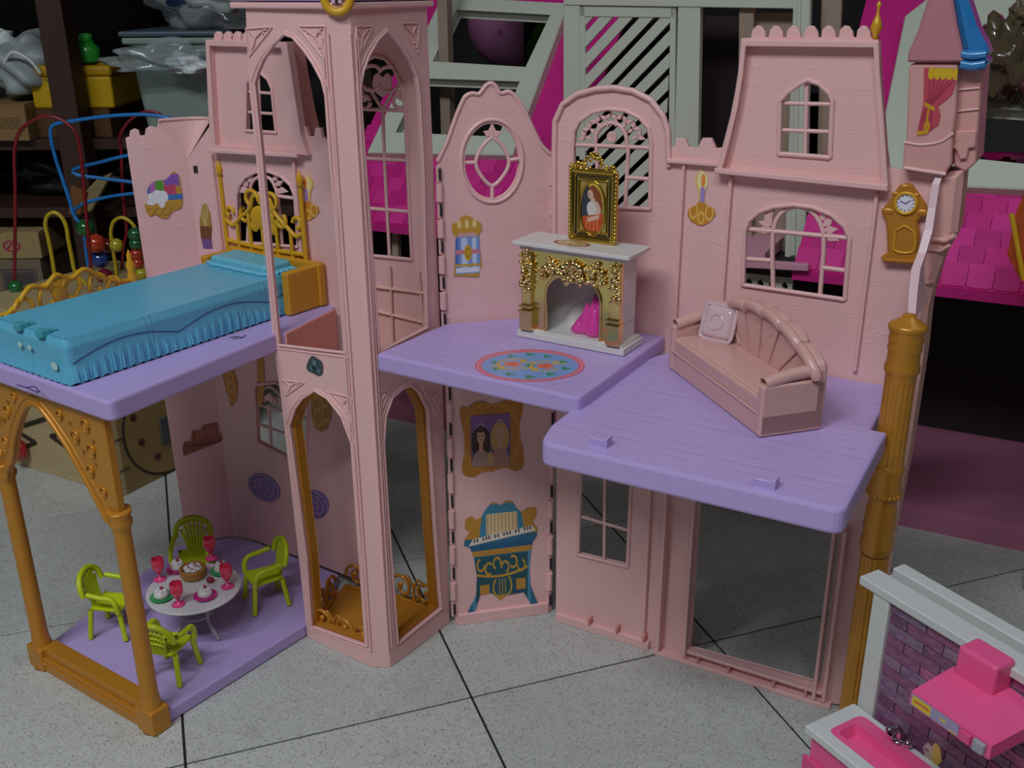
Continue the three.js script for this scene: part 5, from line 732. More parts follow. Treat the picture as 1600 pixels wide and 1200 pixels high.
  for (let k = -7; k < 12; k++) {                                   // each slat: a clipped diagonal strip
    const y0 = Lb[1] + k * stp, cl = [[0, y0], [lw, y0 + lw], [lw, y0 + lw + wd], [0, y0 + wd]], bb = [Lb[1], L0[1]];
    let poly = cl; for (const [lim, sg] of [[bb[0], 1], [bb[1], -1]]) { const o = []; poly.forEach((p, i) => { const q = poly[(i + 1) % poly.length], a = (p[1] - lim) * sg, b = (q[1] - lim) * sg; if (a >= 0) o.push(p); if (a * b < 0) { const t = a / (a - b); o.push([p[0] + (q[0] - p[0]) * t, lim]); } }); poly = o; }
    if (poly.length > 2) obj('slat', plate(poly.map((p) => [p[0] + L0[0], p[1]]), [], .005, FZ - .004, .0005), mWhite, lat);
  }
  obj('post', frame([[1150, 430], [1155, -20], [1178, -20], [1174, 430]], .012, FZ - .01), mTan, house, 'tan inner post');
  obj('inner_panel', frame([[1174, 400], [1178, 20], [1240, 20], [1232, 400]], .006, FZ - .03), mTan, house, 'tan inner panel');
  obj('door_lining', [frame([[1094, 250], [1100, 24], [1156, 26], [1152, 260]].map((p) => p), .004, FZ - .13)], mShadeInk, house);  // dark sheet across the doorway, its shade put in as colour
  obj('post', [frame([[1226, 402], [1240, -20], [1266, -20], [1258, 404]], .016, FZ + .004), frame([[1234, 400], [1246, -20], [1252, -20], [1242, 400]], .004, FZ + .008)], mWhite, house, 'white fluted centre post');
  obj('post', frame([[1274, 330], [1284, -20], [1316, -20], [1300, 330]], .01, FZ - .05), mTan, house);
  obj('railing', [frame([[1150, 418], [1150, 406], [1262, 414], [1262, 424]], .014, .02)], plastic(0xd79aae), house);
  // lower front wall with diamond cut-outs under the balcony
  const cut = (x, y, s) => [[x, y - s], [x + s * .8, y + 1], [x, y + s], [x - s * .8, y - 1]].map((p) => fu(p[0], p[1], -.02));
  obj('lower_wall', plate([[1120, 500], [1120, 420], [1238, 428], [1238, 512]].map((p) => fu(p[0], p[1], -.02)), [cut(1188, 443, 8), cut(1206, 445, 8), cut(1170, 441, 8), cut(1226, 447, 8)], .008, -.02, .0006), mWhite, house, 'white lower wall with diamond cut-outs');
  obj('lower_post', [plate([[568, 420], [572, 350], [580, 350], [577, 420]].map((p) => fu(p[0], p[1], -.03)), [], .012, -.03, .001), plate([[612, 430], [612, 352], [622, 353], [622, 430]].map((p) => fu(p[0], p[1], -.03)), [], .012, -.03, .001)].slice(0, 1), mTan, house);
  obj('lower_post', plate([[612, 430], [612, 352], [622, 353], [622, 430]].map((p) => fu(p[0], p[1], -.03)), [], .012, -.03, .001), mTan, house);
  obj('skylight_post', new THREE.BoxGeometry(.022, .4, .02).translate(slope(698, 120)[0] - .02, .66, -.28), mTan, house);
  obj('skylight_post', new THREE.BoxGeometry(.022, .4, .02).translate(slope(590, 150)[0], .6, -.3), mTan, house);
  // balls that lie behind the open skylight
  const world = (u, y, z) => { const q = Hs.at(u, z); return [q[0], y, q[1]]; };
  { const q0 = Hs.at(.3, -1.02), rs = thing('rear_shelf', 'dark shelf unit behind the toy mansion holding the balls', 'shelf', [q0[0], 0, q0[1]], turn), mD = new THREE.MeshStandardMaterial({ color: 0x231a1c, roughness: .7 });
    for (const y of [.2, Hs.uv(800, 35, -.93)[1] - .125]) obj('shelf_board', box(.8, .02, .44, 0, y, 0, .002), mD, rs);
    obj('back_board', box(.8, 1.3, .012, 0, .65, -.22, .001), mD, rs); for (const x of [-.4, .4]) obj('side_board', box(.02, 1.3, .44, x, .65, 0, .002), mD, rs); }
  const c1 = Hs.uv(800, 35, -.93), b1 = thing('toy_ball', 'large dusty pink ball behind the left skylight of the toy mansion', 'ball', world(c1[0], c1[1], -.93));
  obj('shell', new THREE.SphereGeometry(.115, 36, 24), plastic(0xd98cbe, { roughness: .4 }), b1); obj('seam', new THREE.TorusGeometry(.1148, .0009, 5, 60).rotateX(.5), plastic(0xa8648e), b1); obj('valve', new THREE.CylinderGeometry(.006, .006, .004, 14).rotateX(Math.PI / 2).translate(-.03, -.02, .108), plastic(0xa8648e), b1);
  const c2 = Hs.uv(829, 100, -.86), b2 = thing('toy_ball', 'smaller green ball behind the left skylight of the toy mansion', 'ball', world(c2[0] + .05, c1[1] - .115 + .06, -.85));
  obj('shell', new THREE.SphereGeometry(.06, 30, 20), plastic(0x5f9a2c, { roughness: .4 }), b2); obj('seam', new THREE.TorusGeometry(.0599, .0008, 5, 50).rotateX(1.1), plastic(0x4a7a20), b2);
}
// ---------------------------------------------------------------- toy kitchen at the lower right
{
  const yk = .34, K = new Upright(fl(1345, 908, yk), fl(1600, 1064, yk)), turn = Math.atan2(-K.d[1], K.d[0]);
  const kit = thing('toy_kitchen', 'pink and white toy kitchen with brick print wall, sink and hood at lower right', 'toy kitchen', [K.a[0], 0, K.a[1]], turn);
  const mW = plastic(0xc9cac6, { roughness: .45, bumpMap: embossMap, bumpScale: .0003 }), mP = plastic(0xe8588e, { roughness: .36 }), mP2 = plastic(0xdd4a84, { roughness: .36 });
  const W = .36, H = yk, yc = K.uv(1335, 1100)[1];
  const kf = (x, y, z = 0) => K.uv(x, y, z);
  obj('top_bar', box(W, .008, .022, W / 2 - .002, H, -.011, .0015), mW, kit, 'white top board');
  obj('rear_bar', box(W, .012, .014, W / 2 + .006, H + .001, -.036, .0015), mW, kit, 'white rear board');
  obj('rear_web', box(W, .006, .03, W / 2, H - .008, -.028, .001), mW, kit);
  const u0 = kf(1361, 935)[0], u1 = u0 + .0165;
  obj('side_stile', box(.0165, H - .004, .012, (u0 + u1) / 2, (H - .004) / 2, -.0075, .0012), mW, kit);
  const bpan = obj('brick_panel', box(W - .02, H - .004, .004, u1 + (W - .02) / 2, (H - .004) / 2, -.008, .0004), plastic(0x4a3040, { roughness: .6 }), kit, 'purple and pink brick wall print');
  const cols = ['#6d4560', '#7c4a6c', '#8a5074', '#5c3c56', '#9a4a78', '#75607a', '#a0527c', '#826a82'], bm = cols.map((c, i) => { const t = canvasTex(64, 32, (k, w, h) => { k.fillStyle = c; k.fillRect(0, 0, w, h); for (let q = 0; q < 50; q++) { k.globalAlpha = rnd(.1, .45); k.fillStyle = ['#b08aa0', '#4c2f48', '#a8407a', '#8f7a70', '#c06a9a'][(q + i) % 5]; k.beginPath(); k.ellipse(rnd(0, w), rnd(0, h), rnd(1, 7), rnd(1, 4), 0, 0, 7); k.fill(); } }); return plastic(0xffffff, { map: t, roughness: .5 }); });
  const bw = .034, bh = .0098, bg = new THREE.BoxGeometry(bw - .0011, bh - .001, .0012), bgHalf = new THREE.BoxGeometry(bw / 2 - .0011, bh - .001, .0012);
  for (let r = 0; r < 31; r++) for (let k = -1; k < 9; k++) { const half = k < 0; if (half && r % 2 === 0) continue; const x = half ? u1 + bw / 4 : u1 + k * bw + (r % 2 ? bw / 2 : 0) + bw / 2, y = H - .0095 - r * bh; if (x > .3 || y < .03) continue; const m = new THREE.Mesh(half ? bgHalf : bg, bm[(r * 3 + k * 5 + 5 + (r * (k + 1)) % 4) % 8]); m.name = 'brick'; m.position.set(x, y, -.0056); bpan.add(m); }
  // counter with sink
  const cw = .155, cd = .052;
  const cab = obj('sink_cabinet', [box(cw - .013, yc - .008, cd - .006, cw / 2 + .0065, (yc - .008) / 2, cd / 2 + .002, .002)], mP, kit, 'pink sink cabinet');
  for (const x of [.04, .112]) { const d = obj('cabinet_door', box(.062, yc - .05, .003, x, yc / 2 - .006, cd + .0005, .001), mP2, cab); obj('knob', ball(x + .022, yc * .6, cd + .004, .004), mW, d); }
  const sx0 = .026, sx1 = .114, sz0 = .008, sz1 = .043;
  { const s = shapeOf([[.010, -.001], [cw, -.001], [cw, cd + .003], [.010, cd + .003]], [roundCorners([[sx0, sz0], [sx1, sz0], [sx1, sz1], [sx0, sz1]], .006)]), g = new THREE.ExtrudeGeometry(s, { depth: .006, bevelEnabled: true, bevelSize: .001, bevelThickness: .001, bevelOffset: -.001, bevelSegments: 1 }); g.rotateX(Math.PI / 2); g.translate(0, yc, .001); obj('worktop', g, mW, kit, 'white worktop'); }
  { const out = roundCorners([[sx0 - .002, sz0 - .002], [sx1 + .002, sz0 - .002], [sx1 + .002, sz1 + .002], [sx0 - .002, sz1 + .002]], .007), rimIn = roundCorners([[sx0 + .004, sz0 + .010], [sx1 - .006, sz0 + .010], [sx1 - .006, sz1 - .003], [sx0 + .004, sz1 - .003]], .005), low = roundCorners([[sx0 + .012, sz0 + .014], [sx1 - .014, sz0 + .014], [sx1 - .014, sz1 - .007], [sx0 + .012, sz1 - .007]], .005);
    const pos = [], band = (a, ya, b, yb) => { for (let i = 0; i < a.length; i++) { const j = (i + 1) % a.length; pos.push(a[i][0], ya, a[i][1], a[j][0], ya, a[j][1], b[i][0], yb, b[i][1], b[i][0], yb, b[i][1], a[j][0], ya, a[j][1], b[j][0], yb, b[j][1]); } };
    band(out, yc + .001, rimIn, yc + .0015); band(rimIn, yc + .0015, low, yc - .024); const cx = [(sx0 + sx1) / 2, (sz0 + sz1) / 2]; for (let i = 0; i < low.length; i++) { const j = (i + 1) % low.length; pos.push(cx[0], yc - .024, cx[1], low[i][0], yc - .024, low[i][1], low[j][0], yc - .024, low[j][1]); }
    const g = new THREE.BufferGeometry(); g.setAttribute('position', new THREE.BufferAttribute(new Float32Array(pos), 3)); g.computeVertexNormals(); const sk = obj('sink', g, mP, kit, 'pink sink basin');
    const mC = new THREE.MeshPhysicalMaterial({ color: 0xc8c8cc, metalness: 1, roughness: .12 });
    obj('tap', [tube([[.062, yc, .006], [.062, yc + .012, .006], [.062, yc + .017, .011], [.062, yc + .014, .018]], .0026, 20, 8), lathe([[0, 0], [.005, 0], [.0045, .003], [0, .0035]], 14, .062, yc + .001, .006), ball(.053, yc + .006, .006, .0036), ball(.071, yc + .006, .006, .0036), rod([.053, yc + .001, .006], [.053, yc + .006, .006], .0016), rod([.071, yc + .001, .006], [.071, yc + .006, .006], .0016)], mC, sk, 'chrome tap'); }
  obj('stove', [box(.12, yc - .004, cd + .004, cw + .06, (yc - .004) / 2, cd / 2 + .004, .003), box(.11, .004, cd - .004, cw + .06, yc - .003, cd / 2 + .004, .0015)], mP, kit, 'pink stove');
  for (const [x, z] of [[cw + .034, .02], [cw + .084, .02], [cw + .034, .045], [cw + .084, .045]]) obj('burner', new THREE.TorusGeometry(.010, .0014, 6, 24).rotateX(Math.PI / 2).translate(x, yc, z), plastic(0x8a8488), kit);
  // hood: canopy with chimney, control strip, knob
  const ha = kf(1433, 1078, .05)[0], hbU = kf(1555, 1180, .05)[0], hy0 = kf(1433, 1098, .05)[1], hy1 = kf(1433, 1075, .05)[1];
  const hw = hbU - ha, ch0 = kf(1495, 1040, .014)[0], ch1 = kf(1556, 1075, .014)[0], chT = kf(1505, 1011, .016)[1], hyT = kf(1497, 1050, .014)[1];
  const hoodPts = []; for (const [x0, x1, y, z] of [[ha, hbU, hy0, .056], [ha, hbU, hy1, .056], [ch0 - .004, ch1 + .004, hyT, .015], [ha, hbU, hy0, -.003], [ha, hbU, hy1, -.003], [ch0 - .004, ch1 + .004, hyT, -.003]]) hoodPts.push(new V3(x0, y, z), new V3(x1, y, z));
  const hood = obj('hood', [clean(new ConvexGeometry(hoodPts)), box(ch1 - ch0, chT - hyT + .012, .022, (ch0 + ch1) / 2, (chT + hyT) / 2 - .006, .006, .003)], mP, kit, 'pink cooker hood');
  const sx = (f) => ha + hw * f, hm = (hy0 + hy1) / 2, hh = hy1 - hy0;
  sticker(hood, { uv: (x, y) => [x, y] }, [[sx(.02), hy0 + hh * .1], [sx(.62), hy0 + hh * .1], [sx(.62), hy1 - hh * .1], [sx(.02), hy1 - hh * .1]], (c) => { c.fillStyle = '#9c8fb0'; c.fillRect(0, 0, 1, 1); c.fillStyle = '#d8b82c'; c.beginPath(); c.roundRect(.02, .08, .4, .84, .08); c.fill(); c.strokeStyle = '#c86a3c'; c.lineWidth = .05; c.beginPath(); c.moveTo(.08, .62); for (let i = 0; i < 7; i++) c.quadraticCurveTo(.1 + i * .04, .2, .12 + i * .042, .6); c.stroke(); c.fillStyle = '#d8b82c'; c.fillRect(.62, .4, .12, .2); c.fillRect(.8, .85, .18, .1); }, { z: .0562, local: true, size: 128, name: 'control_strip', label: 'lilac strip with yellow label' });
  obj('switch', box(.008, hh * .7, .003, sx(.72), hm, .0575, .001), mP2, hood); obj('button', box(.009, hh * .8, .004, sx(.88), hm, .0575, .0015), plastic(0x9a96a4), hood, 'grey button');
  sticker(bpan, { uv: (x, y, z) => kf(x, y, z) }, [[1443, 1166], [1450, 1160], [1456, 1166], [1462, 1160], [1470, 1170], [1472, 1190], [1462, 1200], [1448, 1196]], (c) => { c.fillStyle = '#c9a89c'; c.fillRect(0, 0, 1, 1); c.fillStyle = '#d0b060'; c.fillRect(.5, 0, .5, .8); c.fillStyle = '#c0588c'; c.fillRect(.3, .8, .7, .2); c.fillStyle = '#8a6a8a'; c.fillRect(.1, .4, .2, .1); }, { z: -.0045, label: 'small beige and yellow print', size: 64 });
  obj('oven_tower', [box(.1, .24, .06, cw + .175, .12, .034, .003)], plastic(0x8a5a96, { roughness: .4 }), kit, 'purple oven tower'); obj('oven_top', box(.104, .01, .064, cw + .175, .243, .034, .002), mP, kit);
}
// ---------------------------------------------------------------- wooden bead maze on the left
{
  const C0 = [-.65, -1.506], h = .3, L = .31, e1 = [-.876, -.482], turn = Math.atan2(-.482, .876) * 1;
  // local: x towards the near right corner along the left face, z towards the viewer; corner C0 = (L/2, L/2)
  const ax = [.876, .482], az = [-.447, .894];
  const ctr = [C0[0] - ax[0] * L / 2 - az[0] * L / 2, C0[1] - ax[1] * L / 2 - az[1] * L / 2];
  const ply = canvasTex(512, 512, (c, w, q) => { c.fillStyle = '#b9a377'; c.fillRect(0, 0, w, q); for (let i = 0; i < 240; i++) { c.globalAlpha = rnd(.05, .18); c.strokeStyle = i % 2 ? '#8f7a4e' : '#d2bf95'; c.lineWidth = rnd(.6, 3); const y = rnd(0, q); c.beginPath(); c.moveTo(0, y); c.bezierCurveTo(w * .3, y + rnd(-14, 14), w * .6, y + rnd(-14, 14), w, y + rnd(-6, 6)); c.stroke(); } });
  const mPly = new THREE.MeshPhysicalMaterial({ map: ply, roughness: .5 }), mPly2 = new THREE.MeshPhysicalMaterial({ map: ply, roughness: .55, color: 0xc9b79a });
  const mz = thing('bead_maze', 'plywood bead maze cube with coloured wire loops behind the left wing', 'toy', [ctr[0], 0, ctr[1]], Math.atan2(-ax[1], ax[0]));
  const uvBox = (g) => g;
  obj('left_face', box(L, h - .012, .01, 0, (h - .012) / 2, L / 2 - .005, .001), mPly, mz); obj('right_face', box(.01, h - .012, L - .01, L / 2 - .005, (h - .012) / 2, -.005, .001), mPly2, mz);
  obj('rear_face', box(L, h - .012, .01, 0, (h - .012) / 2, -L / 2 + .005, .001), mPly, mz); obj('far_face', box(.01, h - .012, L - .01, -L / 2 + .005, (h - .012) / 2, 0, .001), mPly, mz);
  obj('top_board', box(L + .012, .012, L + .012, 0, h - .006, 0, .003), mPly, mz);
  const mGro = plastic(0x2c2118, { roughness: .8 });
  for (let k = 0; k < 5; k++) { obj('finger_joint', box(.012, .032, .0012, L / 2 - .006, .03 + k * .056, L / 2 + .0002, .0003), mPly2, mz); obj('joint_line', [box(.012, .0014, .0014, L / 2 - .006, .0145 + k * .056, L / 2 + .0004, 0), box(.0014, .03, .0014, L / 2 - .012, .03 + k * .056, L / 2 + .0004, 0), box(.0014, .0014, .02, L / 2 + .0004, .0465 + k * .056, L / 2 - .012, 0)], mGro, mz); }
  // zigzag track with a red knob (left face), dial with dots (right face)
  const LF = new Upright([C0[0] + e1[0] * L, C0[1] + e1[1] * L], C0), lf = (x, y) => { const p = LF.uv(x, y); return [p[0] - L / 2, p[1], L / 2 + .0006]; };
  obj('zigzag_track', [bead([[18, 670], [46, 664], [84, 652]].map((p) => lf(...p)), L / 2 + .0004, .0042, false), bead([[22, 672], [56, 694], [36, 697]].map((p) => lf(...p)), L / 2 + .0004, .0038, false), bead([[140, 720], [84, 682], [100, 678]].map((p) => lf(...p)), L / 2 + .0004, .0038, false)].slice(0, 1), mGro, mz);
  obj('zigzag_track', bead([[20, 668], [60, 692], [44, 698]].map((p) => lf(...p)), L / 2 + .0004, .0038, false), mGro, mz); obj('zigzag_track', bead([[140, 722], [84, 682], [104, 677]].map((p) => lf(...p)), L / 2 + .0004, .0038, false), mGro, mz);
  { const q = lf(42, 700); obj('knob', [ball(q[0], q[1], q[2] + .012, .019, 1, 1.1, .8), rod([q[0], q[1], q[2] - .004], [q[0], q[1], q[2] + .01], .006)], plastic(0xa82028, { roughness: .25, clearcoat: .6 }), mz, 'red knob'); }
  const RF = new Upright(C0, [C0[0] + .447 * L, C0[1] - .894 * L]), rf = (x, y) => { const p = RF.uv(x, y); return [L / 2 + .0006, p[1], L / 2 - p[0]]; };
  const dc = rf(262, 655), dial = obj('dial', new THREE.CylinderGeometry(.095, .095, .003, 48).rotateZ(Math.PI / 2).translate(L / 2 + .0005, dc[1], dc[2]), mPly2, mz, 'round wooden dial');
  obj('dial_groove', new THREE.TorusGeometry(.096, .0022, 6, 60).rotateY(Math.PI / 2).translate(L / 2 + .001, dc[1], dc[2]), mGro, dial);
  for (const [x, y] of [[217, 630], [209, 653], [222, 691], [247, 713]]) { const q = rf(x, y); obj('dot', new THREE.CylinderGeometry(.0062, .0062, .002, 18).rotateZ(Math.PI / 2).translate(L / 2 + .0025, q[1], q[2]), plastic(0x4c2420), dial); }
  { const q = rf(256, 690); obj('hand', box(.004, .05, .018, L / 2 + .004, q[1] + .02, q[2] - .004, .002).translate(0, 0, 0), plastic(0x4a4a4c), dial, 'grey dial hand'); }
  // wires: traced on upright planes through the cube's middle
  const inv = (x, y, depth) => { const p = zp(x, y, depth), dx = p[0] - ctr[0], dz = depth - ctr[1]; return [dx * ax[0] + dz * ax[1], p[1], dx * az[0] + dz * az[1]]; };
  const mR = plastic(0x7e1820, { roughness: .3 }), mB = plastic(0x2277c0, { roughness: .28 }), mY = plastic(0xb59a1e, { roughness: .3 });
  const wire = (pts, depth, m, r = .0042, label) => obj('wire', tube(pts.map((p) => inv(p[0], p[1], p[2] ?? depth)), r, pts.length * 10, 8), m, mz, label);
  wire([[18, 445], [19, 380], [20, 300], [20, 230], [28, 206], [50, 188], [75, 182], [100, 190], [118, 208], [125, 235], [130, 280], [134, 330], [140, 400], [142, 440]], -1.72, mR, .0030, 'dark red wire arch');
  wire([[185, 470], [192, 380], [196, 366], [190, 300], [188, 240], [186, 215], [196, 195], [214, 180], [234, 174], [252, 180], [262, 200]], -1.86, mR, .0030, 'dark red wire arch');
  wire([[290, 190], [240, 180], [190, 180], [120, 188], [78, 198], [76, 214], [84, 250], [96, 285], [106, 315], [112, 335], [122, 350], [135, 368], [150, 388]], -1.8, mB, .0034, 'blue wire loop');
  wire([[250, 238], [200, 243], [150, 255], [120, 262], [110, 268], [116, 273], [150, 278], [200, 284], [260, 290]], -1.82, mB, .0033, 'blue wire spiral');
  wire([[250, 300], [195, 304], [150, 312], [122, 322], [113, 330], [114, 342], [124, 352], [132, 400], [138, 440]], -1.84, mB, .0033, 'blue wire spiral');
  wire([[86, 440], [80, 400], [74, 370], [70, 350], [74, 337], [84, 332], [95, 338], [103, 352], [107, 375], [112, 400], [118, 425], [136, 445]], -1.66, mY, .0034, 'yellow wire arch');
  wire([[182, 432], [178, 400], [175, 380], [173, 362], [178, 346], [190, 340], [204, 346], [214, 360], [220, 390], [222, 440]], -1.76, mY, .0034, 'yellow wire arch');
  const bd = (x, y, z, r, col, name) => { const q = inv(x, y, z); const b = obj('bead', [ball(q[0], q[1], q[2], r, 1, 1, 1, 18)], plastic(col, { roughness: .18, clearcoat: .7 }), mz, name); return b; };
  bd(20, 450, -1.715, .0125, 0x1f6a30, 'green bead'); bd(131, 357, -1.8, .0165, 0x17602c, 'green bead'); bd(148, 381, -1.79, .0175, 0xb83a1c, 'orange red bead'); bd(166, 384, -1.84, .0135, 0x6e1c18, 'dark red bead'); bd(154, 406, -1.8, .0165, 0x223f80, 'blue bead'); bd(162, 432, -1.78, .0145, 0x8a1a30, 'crimson bead');
  bd(182, 383, -1.75, .0122, 0xa89c20, 'yellow bead'); bd(212, 366, -1.75, .0125, 0x1a5a30, 'green bead'); bd(213, 381, -1.75, .0115, 0x1a5a30, 'green bead'); bd(214, 397, -1.75, .0115, 0xa83420, 'red bead'); bd(216, 411, -1.75, .0112, 0xa83420, 'red bead'); bd(222, 428, -1.75, .012, 0xa89c20, 'yellow bead');
}
// ---------------------------------------------------------------- storage shelf and what stands on it
{
  const Z = -2.08, mWd = new THREE.MeshStandardMaterial({ color: 0x3a1f12, roughness: .6 }), mBk = plastic(0x141415, { roughness: .5 });
  const X = (x, z = Z) => zp(x, 200, z)[0], Y = (y, z = Z) => zp(200, y, z)[1];
  const D = .5;
  const shelf = thing('storage_shelf', 'dark brown wooden storage shelf with a tall post at the upper left', 'shelf', [-1.1, 0, Z - D / 2]);
  const lx = (x) => x + 1.1;
  const pxp = zp(112, 150, Z)[0];
  obj('post', box(.05, 1.6, .06, lx(pxp - .005), .8, D / 2, .003), mWd, shelf, 'reddish brown post'); obj('post', box(.05, 1.6, .06, lx(-1.75), .8, D / 2, .003), mWd, shelf);
  obj('post', box(.05, 1.6, .06, lx(-.36), .8, D / 2 - .1, .003), mWd, shelf); for (const x of [pxp, -1.75, -.36]) obj('rear_post', box(.05, 1.6, .05, lx(x), .8, -D / 2, .003), mWd, shelf);
  for (const y of [.16, .36, .50, .92, 1.3]) obj('shelf_board', box(1.6, .022, D - .04, lx(-1.05), y, 0, .002), mWd, shelf);
  obj('back_board', box(1.6, 1.6, .012, lx(-1.05), .8, -D / 2 - .03, .001), mBk, shelf, 'black back board');
  const mCard = new THREE.MeshStandardMaterial({ color: 0x8a6a40, roughness: .85 }), mCard2 = new THREE.MeshStandardMaterial({ color: 0xa58a5c, roughness: .85 });
  const carton = (label, x0, y0px, x1, y1px, z, depth, m, draw, rest) => {
    const a = zp(x0, y0px, z), b = zp(x1, y1px, z), yb = rest ?? b[1], w = b[0] - a[0], hh = a[1] - yb;
    const t = thing('cardboard_box', label, 'box', [(a[0] + b[0]) / 2, yb, z - depth / 2]);
    obj('carton', box(w, hh, depth, 0, hh / 2, 0, .002), m, t); for (const s of [-1, 1]) obj('flap', box(w / 2 - .002, .003, depth - .004, s * w / 4, hh + .0015, 0, .0008), m, t);
    obj('tape', box(w * .98, .001, .03, 0, hh + .0035, 0, 0), plastic(0xb39a6a, { roughness: .4 }), t);
    if (draw) { const g = new THREE.PlaneGeometry(w * .6, hh * .6); g.translate(w * .1, hh * .5, depth / 2 + .0006); obj('printed_mark', g, new THREE.MeshStandardMaterial({ roughness: .8, map: canvasTex(128, 64, draw) }), t); }
    return t;
  };
  carton('cardboard box with dark printed squares under the white bag at far left', -40, 166, 48, 226, Z - .0, .3, mCard, (c, w, h) => { c.fillStyle = '#8a6a40'; c.fillRect(0, 0, w, h); c.strokeStyle = '#4a3418'; c.lineWidth = 3; for (let i = 0; i < 4; i++) { c.strokeRect(14 + i * 28, 16, 18, 30); c.beginPath(); c.moveTo(18 + i * 28, 40); c.lineTo(28 + i * 28, 22); c.stroke(); } }, .511);
  carton('brown cardboard box under the yellow storage box', 52, 173, 178, 226, Z - .045, .3, new THREE.MeshStandardMaterial({ color: 0x5c3d20, roughness: .85 }), null, .511);
  carton('flat cardboard box with a red round mark at the far left', -60, 366, 66, 402, Z + .0, .2, mCard2, (c, w, h) => { c.fillStyle = '#a58a5c'; c.fillRect(0, 0, w, h); c.strokeStyle = '#a03048'; c.lineWidth = 7; c.beginPath(); c.arc(70, 32, 22, 0, 7); c.stroke(); c.beginPath(); c.moveTo(56, 44); c.lineTo(70, 20); c.lineTo(84, 44); c.stroke(); }, zp(0, 408, Z)[1] + .005);
  carton('grey brown cardboard box with a dark label behind the bead maze', -30, 408, 74, 470, Z + .0, .25, new THREE.MeshStandardMaterial({ color: 0x7c6a52, roughness: .85 }), (c, w, h) => { c.fillStyle = '#4c4440'; c.fillRect(0, 0, w, h); c.strokeStyle = '#7a6c60'; c.lineWidth = 3; c.strokeRect(6, 6, w - 12, h - 12); }, .172);
  // yellow plastic box with lid and green bottle behind the post
  { const a = zp(40, 104, Z - .04), b = zp(178, 170, Z - .04), yb = .511 + (zp(100, 172, Z)[1] - .511), t = thing('storage_box', 'yellow plastic storage box with rounded lid behind the shelf post', 'storage box', [(a[0] + b[0]) / 2, b[1], Z - .165]);
    const w = b[0] - a[0], hh = a[1] - b[1]; obj('body', box(w, hh - .02, .24, 0, (hh - .02) / 2, 0, .006), plastic(0xc9a004, { roughness: .45 }), t); obj('lid', box(w + .006, .022, .246, 0, hh - .01, 0, .008), plastic(0xb98e08, { roughness: .45 }), t); obj('lid_rib', box(w * .8, .004, .18, 0, hh + .002, 0, .002), plastic(0xb98e08), t);
    const g = zp(138, 96, Z - .08), bt = thing('bottle', 'bright green plastic bottle on the yellow storage box', 'bottle', [g[0], b[1] + hh + .004, Z - .08]); obj('bottle_body', lathe([[0, 0], [.024, 0], [.026, .006], [.026, .028], [.016, .038], [.016, .042], [0, .042]], 20), plastic(0x2f9c34, { roughness: .2 }), bt); obj('cap', lathe([[0, .04], [.014, .04], [.014, .056], [0, .058]], 16), plastic(0x3fb044, { roughness: .2 }), bt); }
  // translucent bin with lid, crumpled clear bags
  const crumple = (w, h, d, s, n = 26, amp = .3) => { const g = new THREE.SphereGeometry(1, n, Math.round(n * .7)), p = g.attributes.position; for (let i = 0; i < p.count; i++) { const x = p.getX(i), y = p.getY(i), z = p.getZ(i), q = 1 + amp * (Math.sin(x * 5 + s) * Math.sin(y * 6 + s * 2) + .6 * Math.sin(z * 9 + x * 7 + s) * Math.cos(y * 8 - s)); p.setXYZ(i, x * q * w / 2, Math.max(-.72, y * q) * h / 2 + h * .36, z * q * d / 2); } g.computeVertexNormals(); return g; };
  const mClear = new THREE.MeshPhysicalMaterial({ color: 0xdde4e4, roughness: .12, transmission: .75, thickness: 0, clearcoat: 1, clearcoatRoughness: .05 });
  { const z = Z + .08, a = zp(182, 60, z), b = zp(345, 226, z), w = b[0] - a[0], hh = a[1] - .511, t = thing('storage_bin', 'large translucent grey storage bin with lid behind the left gable', 'storage bin', [(a[0] + b[0]) / 2 + .02, .511, z - .13]);
    const m = new THREE.MeshPhysicalMaterial({ color: 0x9aaaa2, roughness: .4, transmission: .25, thickness: 0 });
    const s = (k, y) => roundCorners([[-w / 2 * k, -.14 * k], [w / 2 * k, -.14 * k], [w / 2 * k, .14 * k], [-w / 2 * k, .14 * k]], .02, 4).map((p) => [p[0], y, p[1]]);
    const lo = s(.86, 0), hi = s(1, hh), pos = []; for (let i = 0; i < lo.length; i++) { const j = (i + 1) % lo.length; pos.push(...lo[i], ...hi[i], ...lo[j], ...lo[j], ...hi[i], ...hi[j], 0, 0, 0, ...lo[i], ...lo[j]); } const g = new THREE.BufferGeometry(); g.setAttribute('position', new THREE.BufferAttribute(new Float32Array(pos), 3)); g.computeVertexNormals();
    obj('tub', g, m, t); obj('rim', box(w + .014, .014, .29, 0, hh - .004, 0, .005), m, t); obj('lid', box(w + .02, .01, .3, 0, hh + .008, 0, .004), plastic(0x4c5a66, { roughness: .4 }), t); for (const q of [-1, 1]) obj('handle', box(.012, .07, .05, q * (w / 2 + .006), hh - .06, 0, .004), m, t);
    const c = zp(275, 84, z + .03), bag = thing('plastic_bag', 'crumpled clear and white plastic bag hanging over the translucent bin', 'bag', [c[0] - .02, c[1] - .03, z + .035]); obj('film', crumple(.19, .055, .05, 1, 40, .35), mClear, bag); obj('white_wad', crumple(.085, .042, .04, 4, 26, .3).translate(.045, -.004, .008), plastic(0xd0d4d6, { roughness: .3 }), bag);
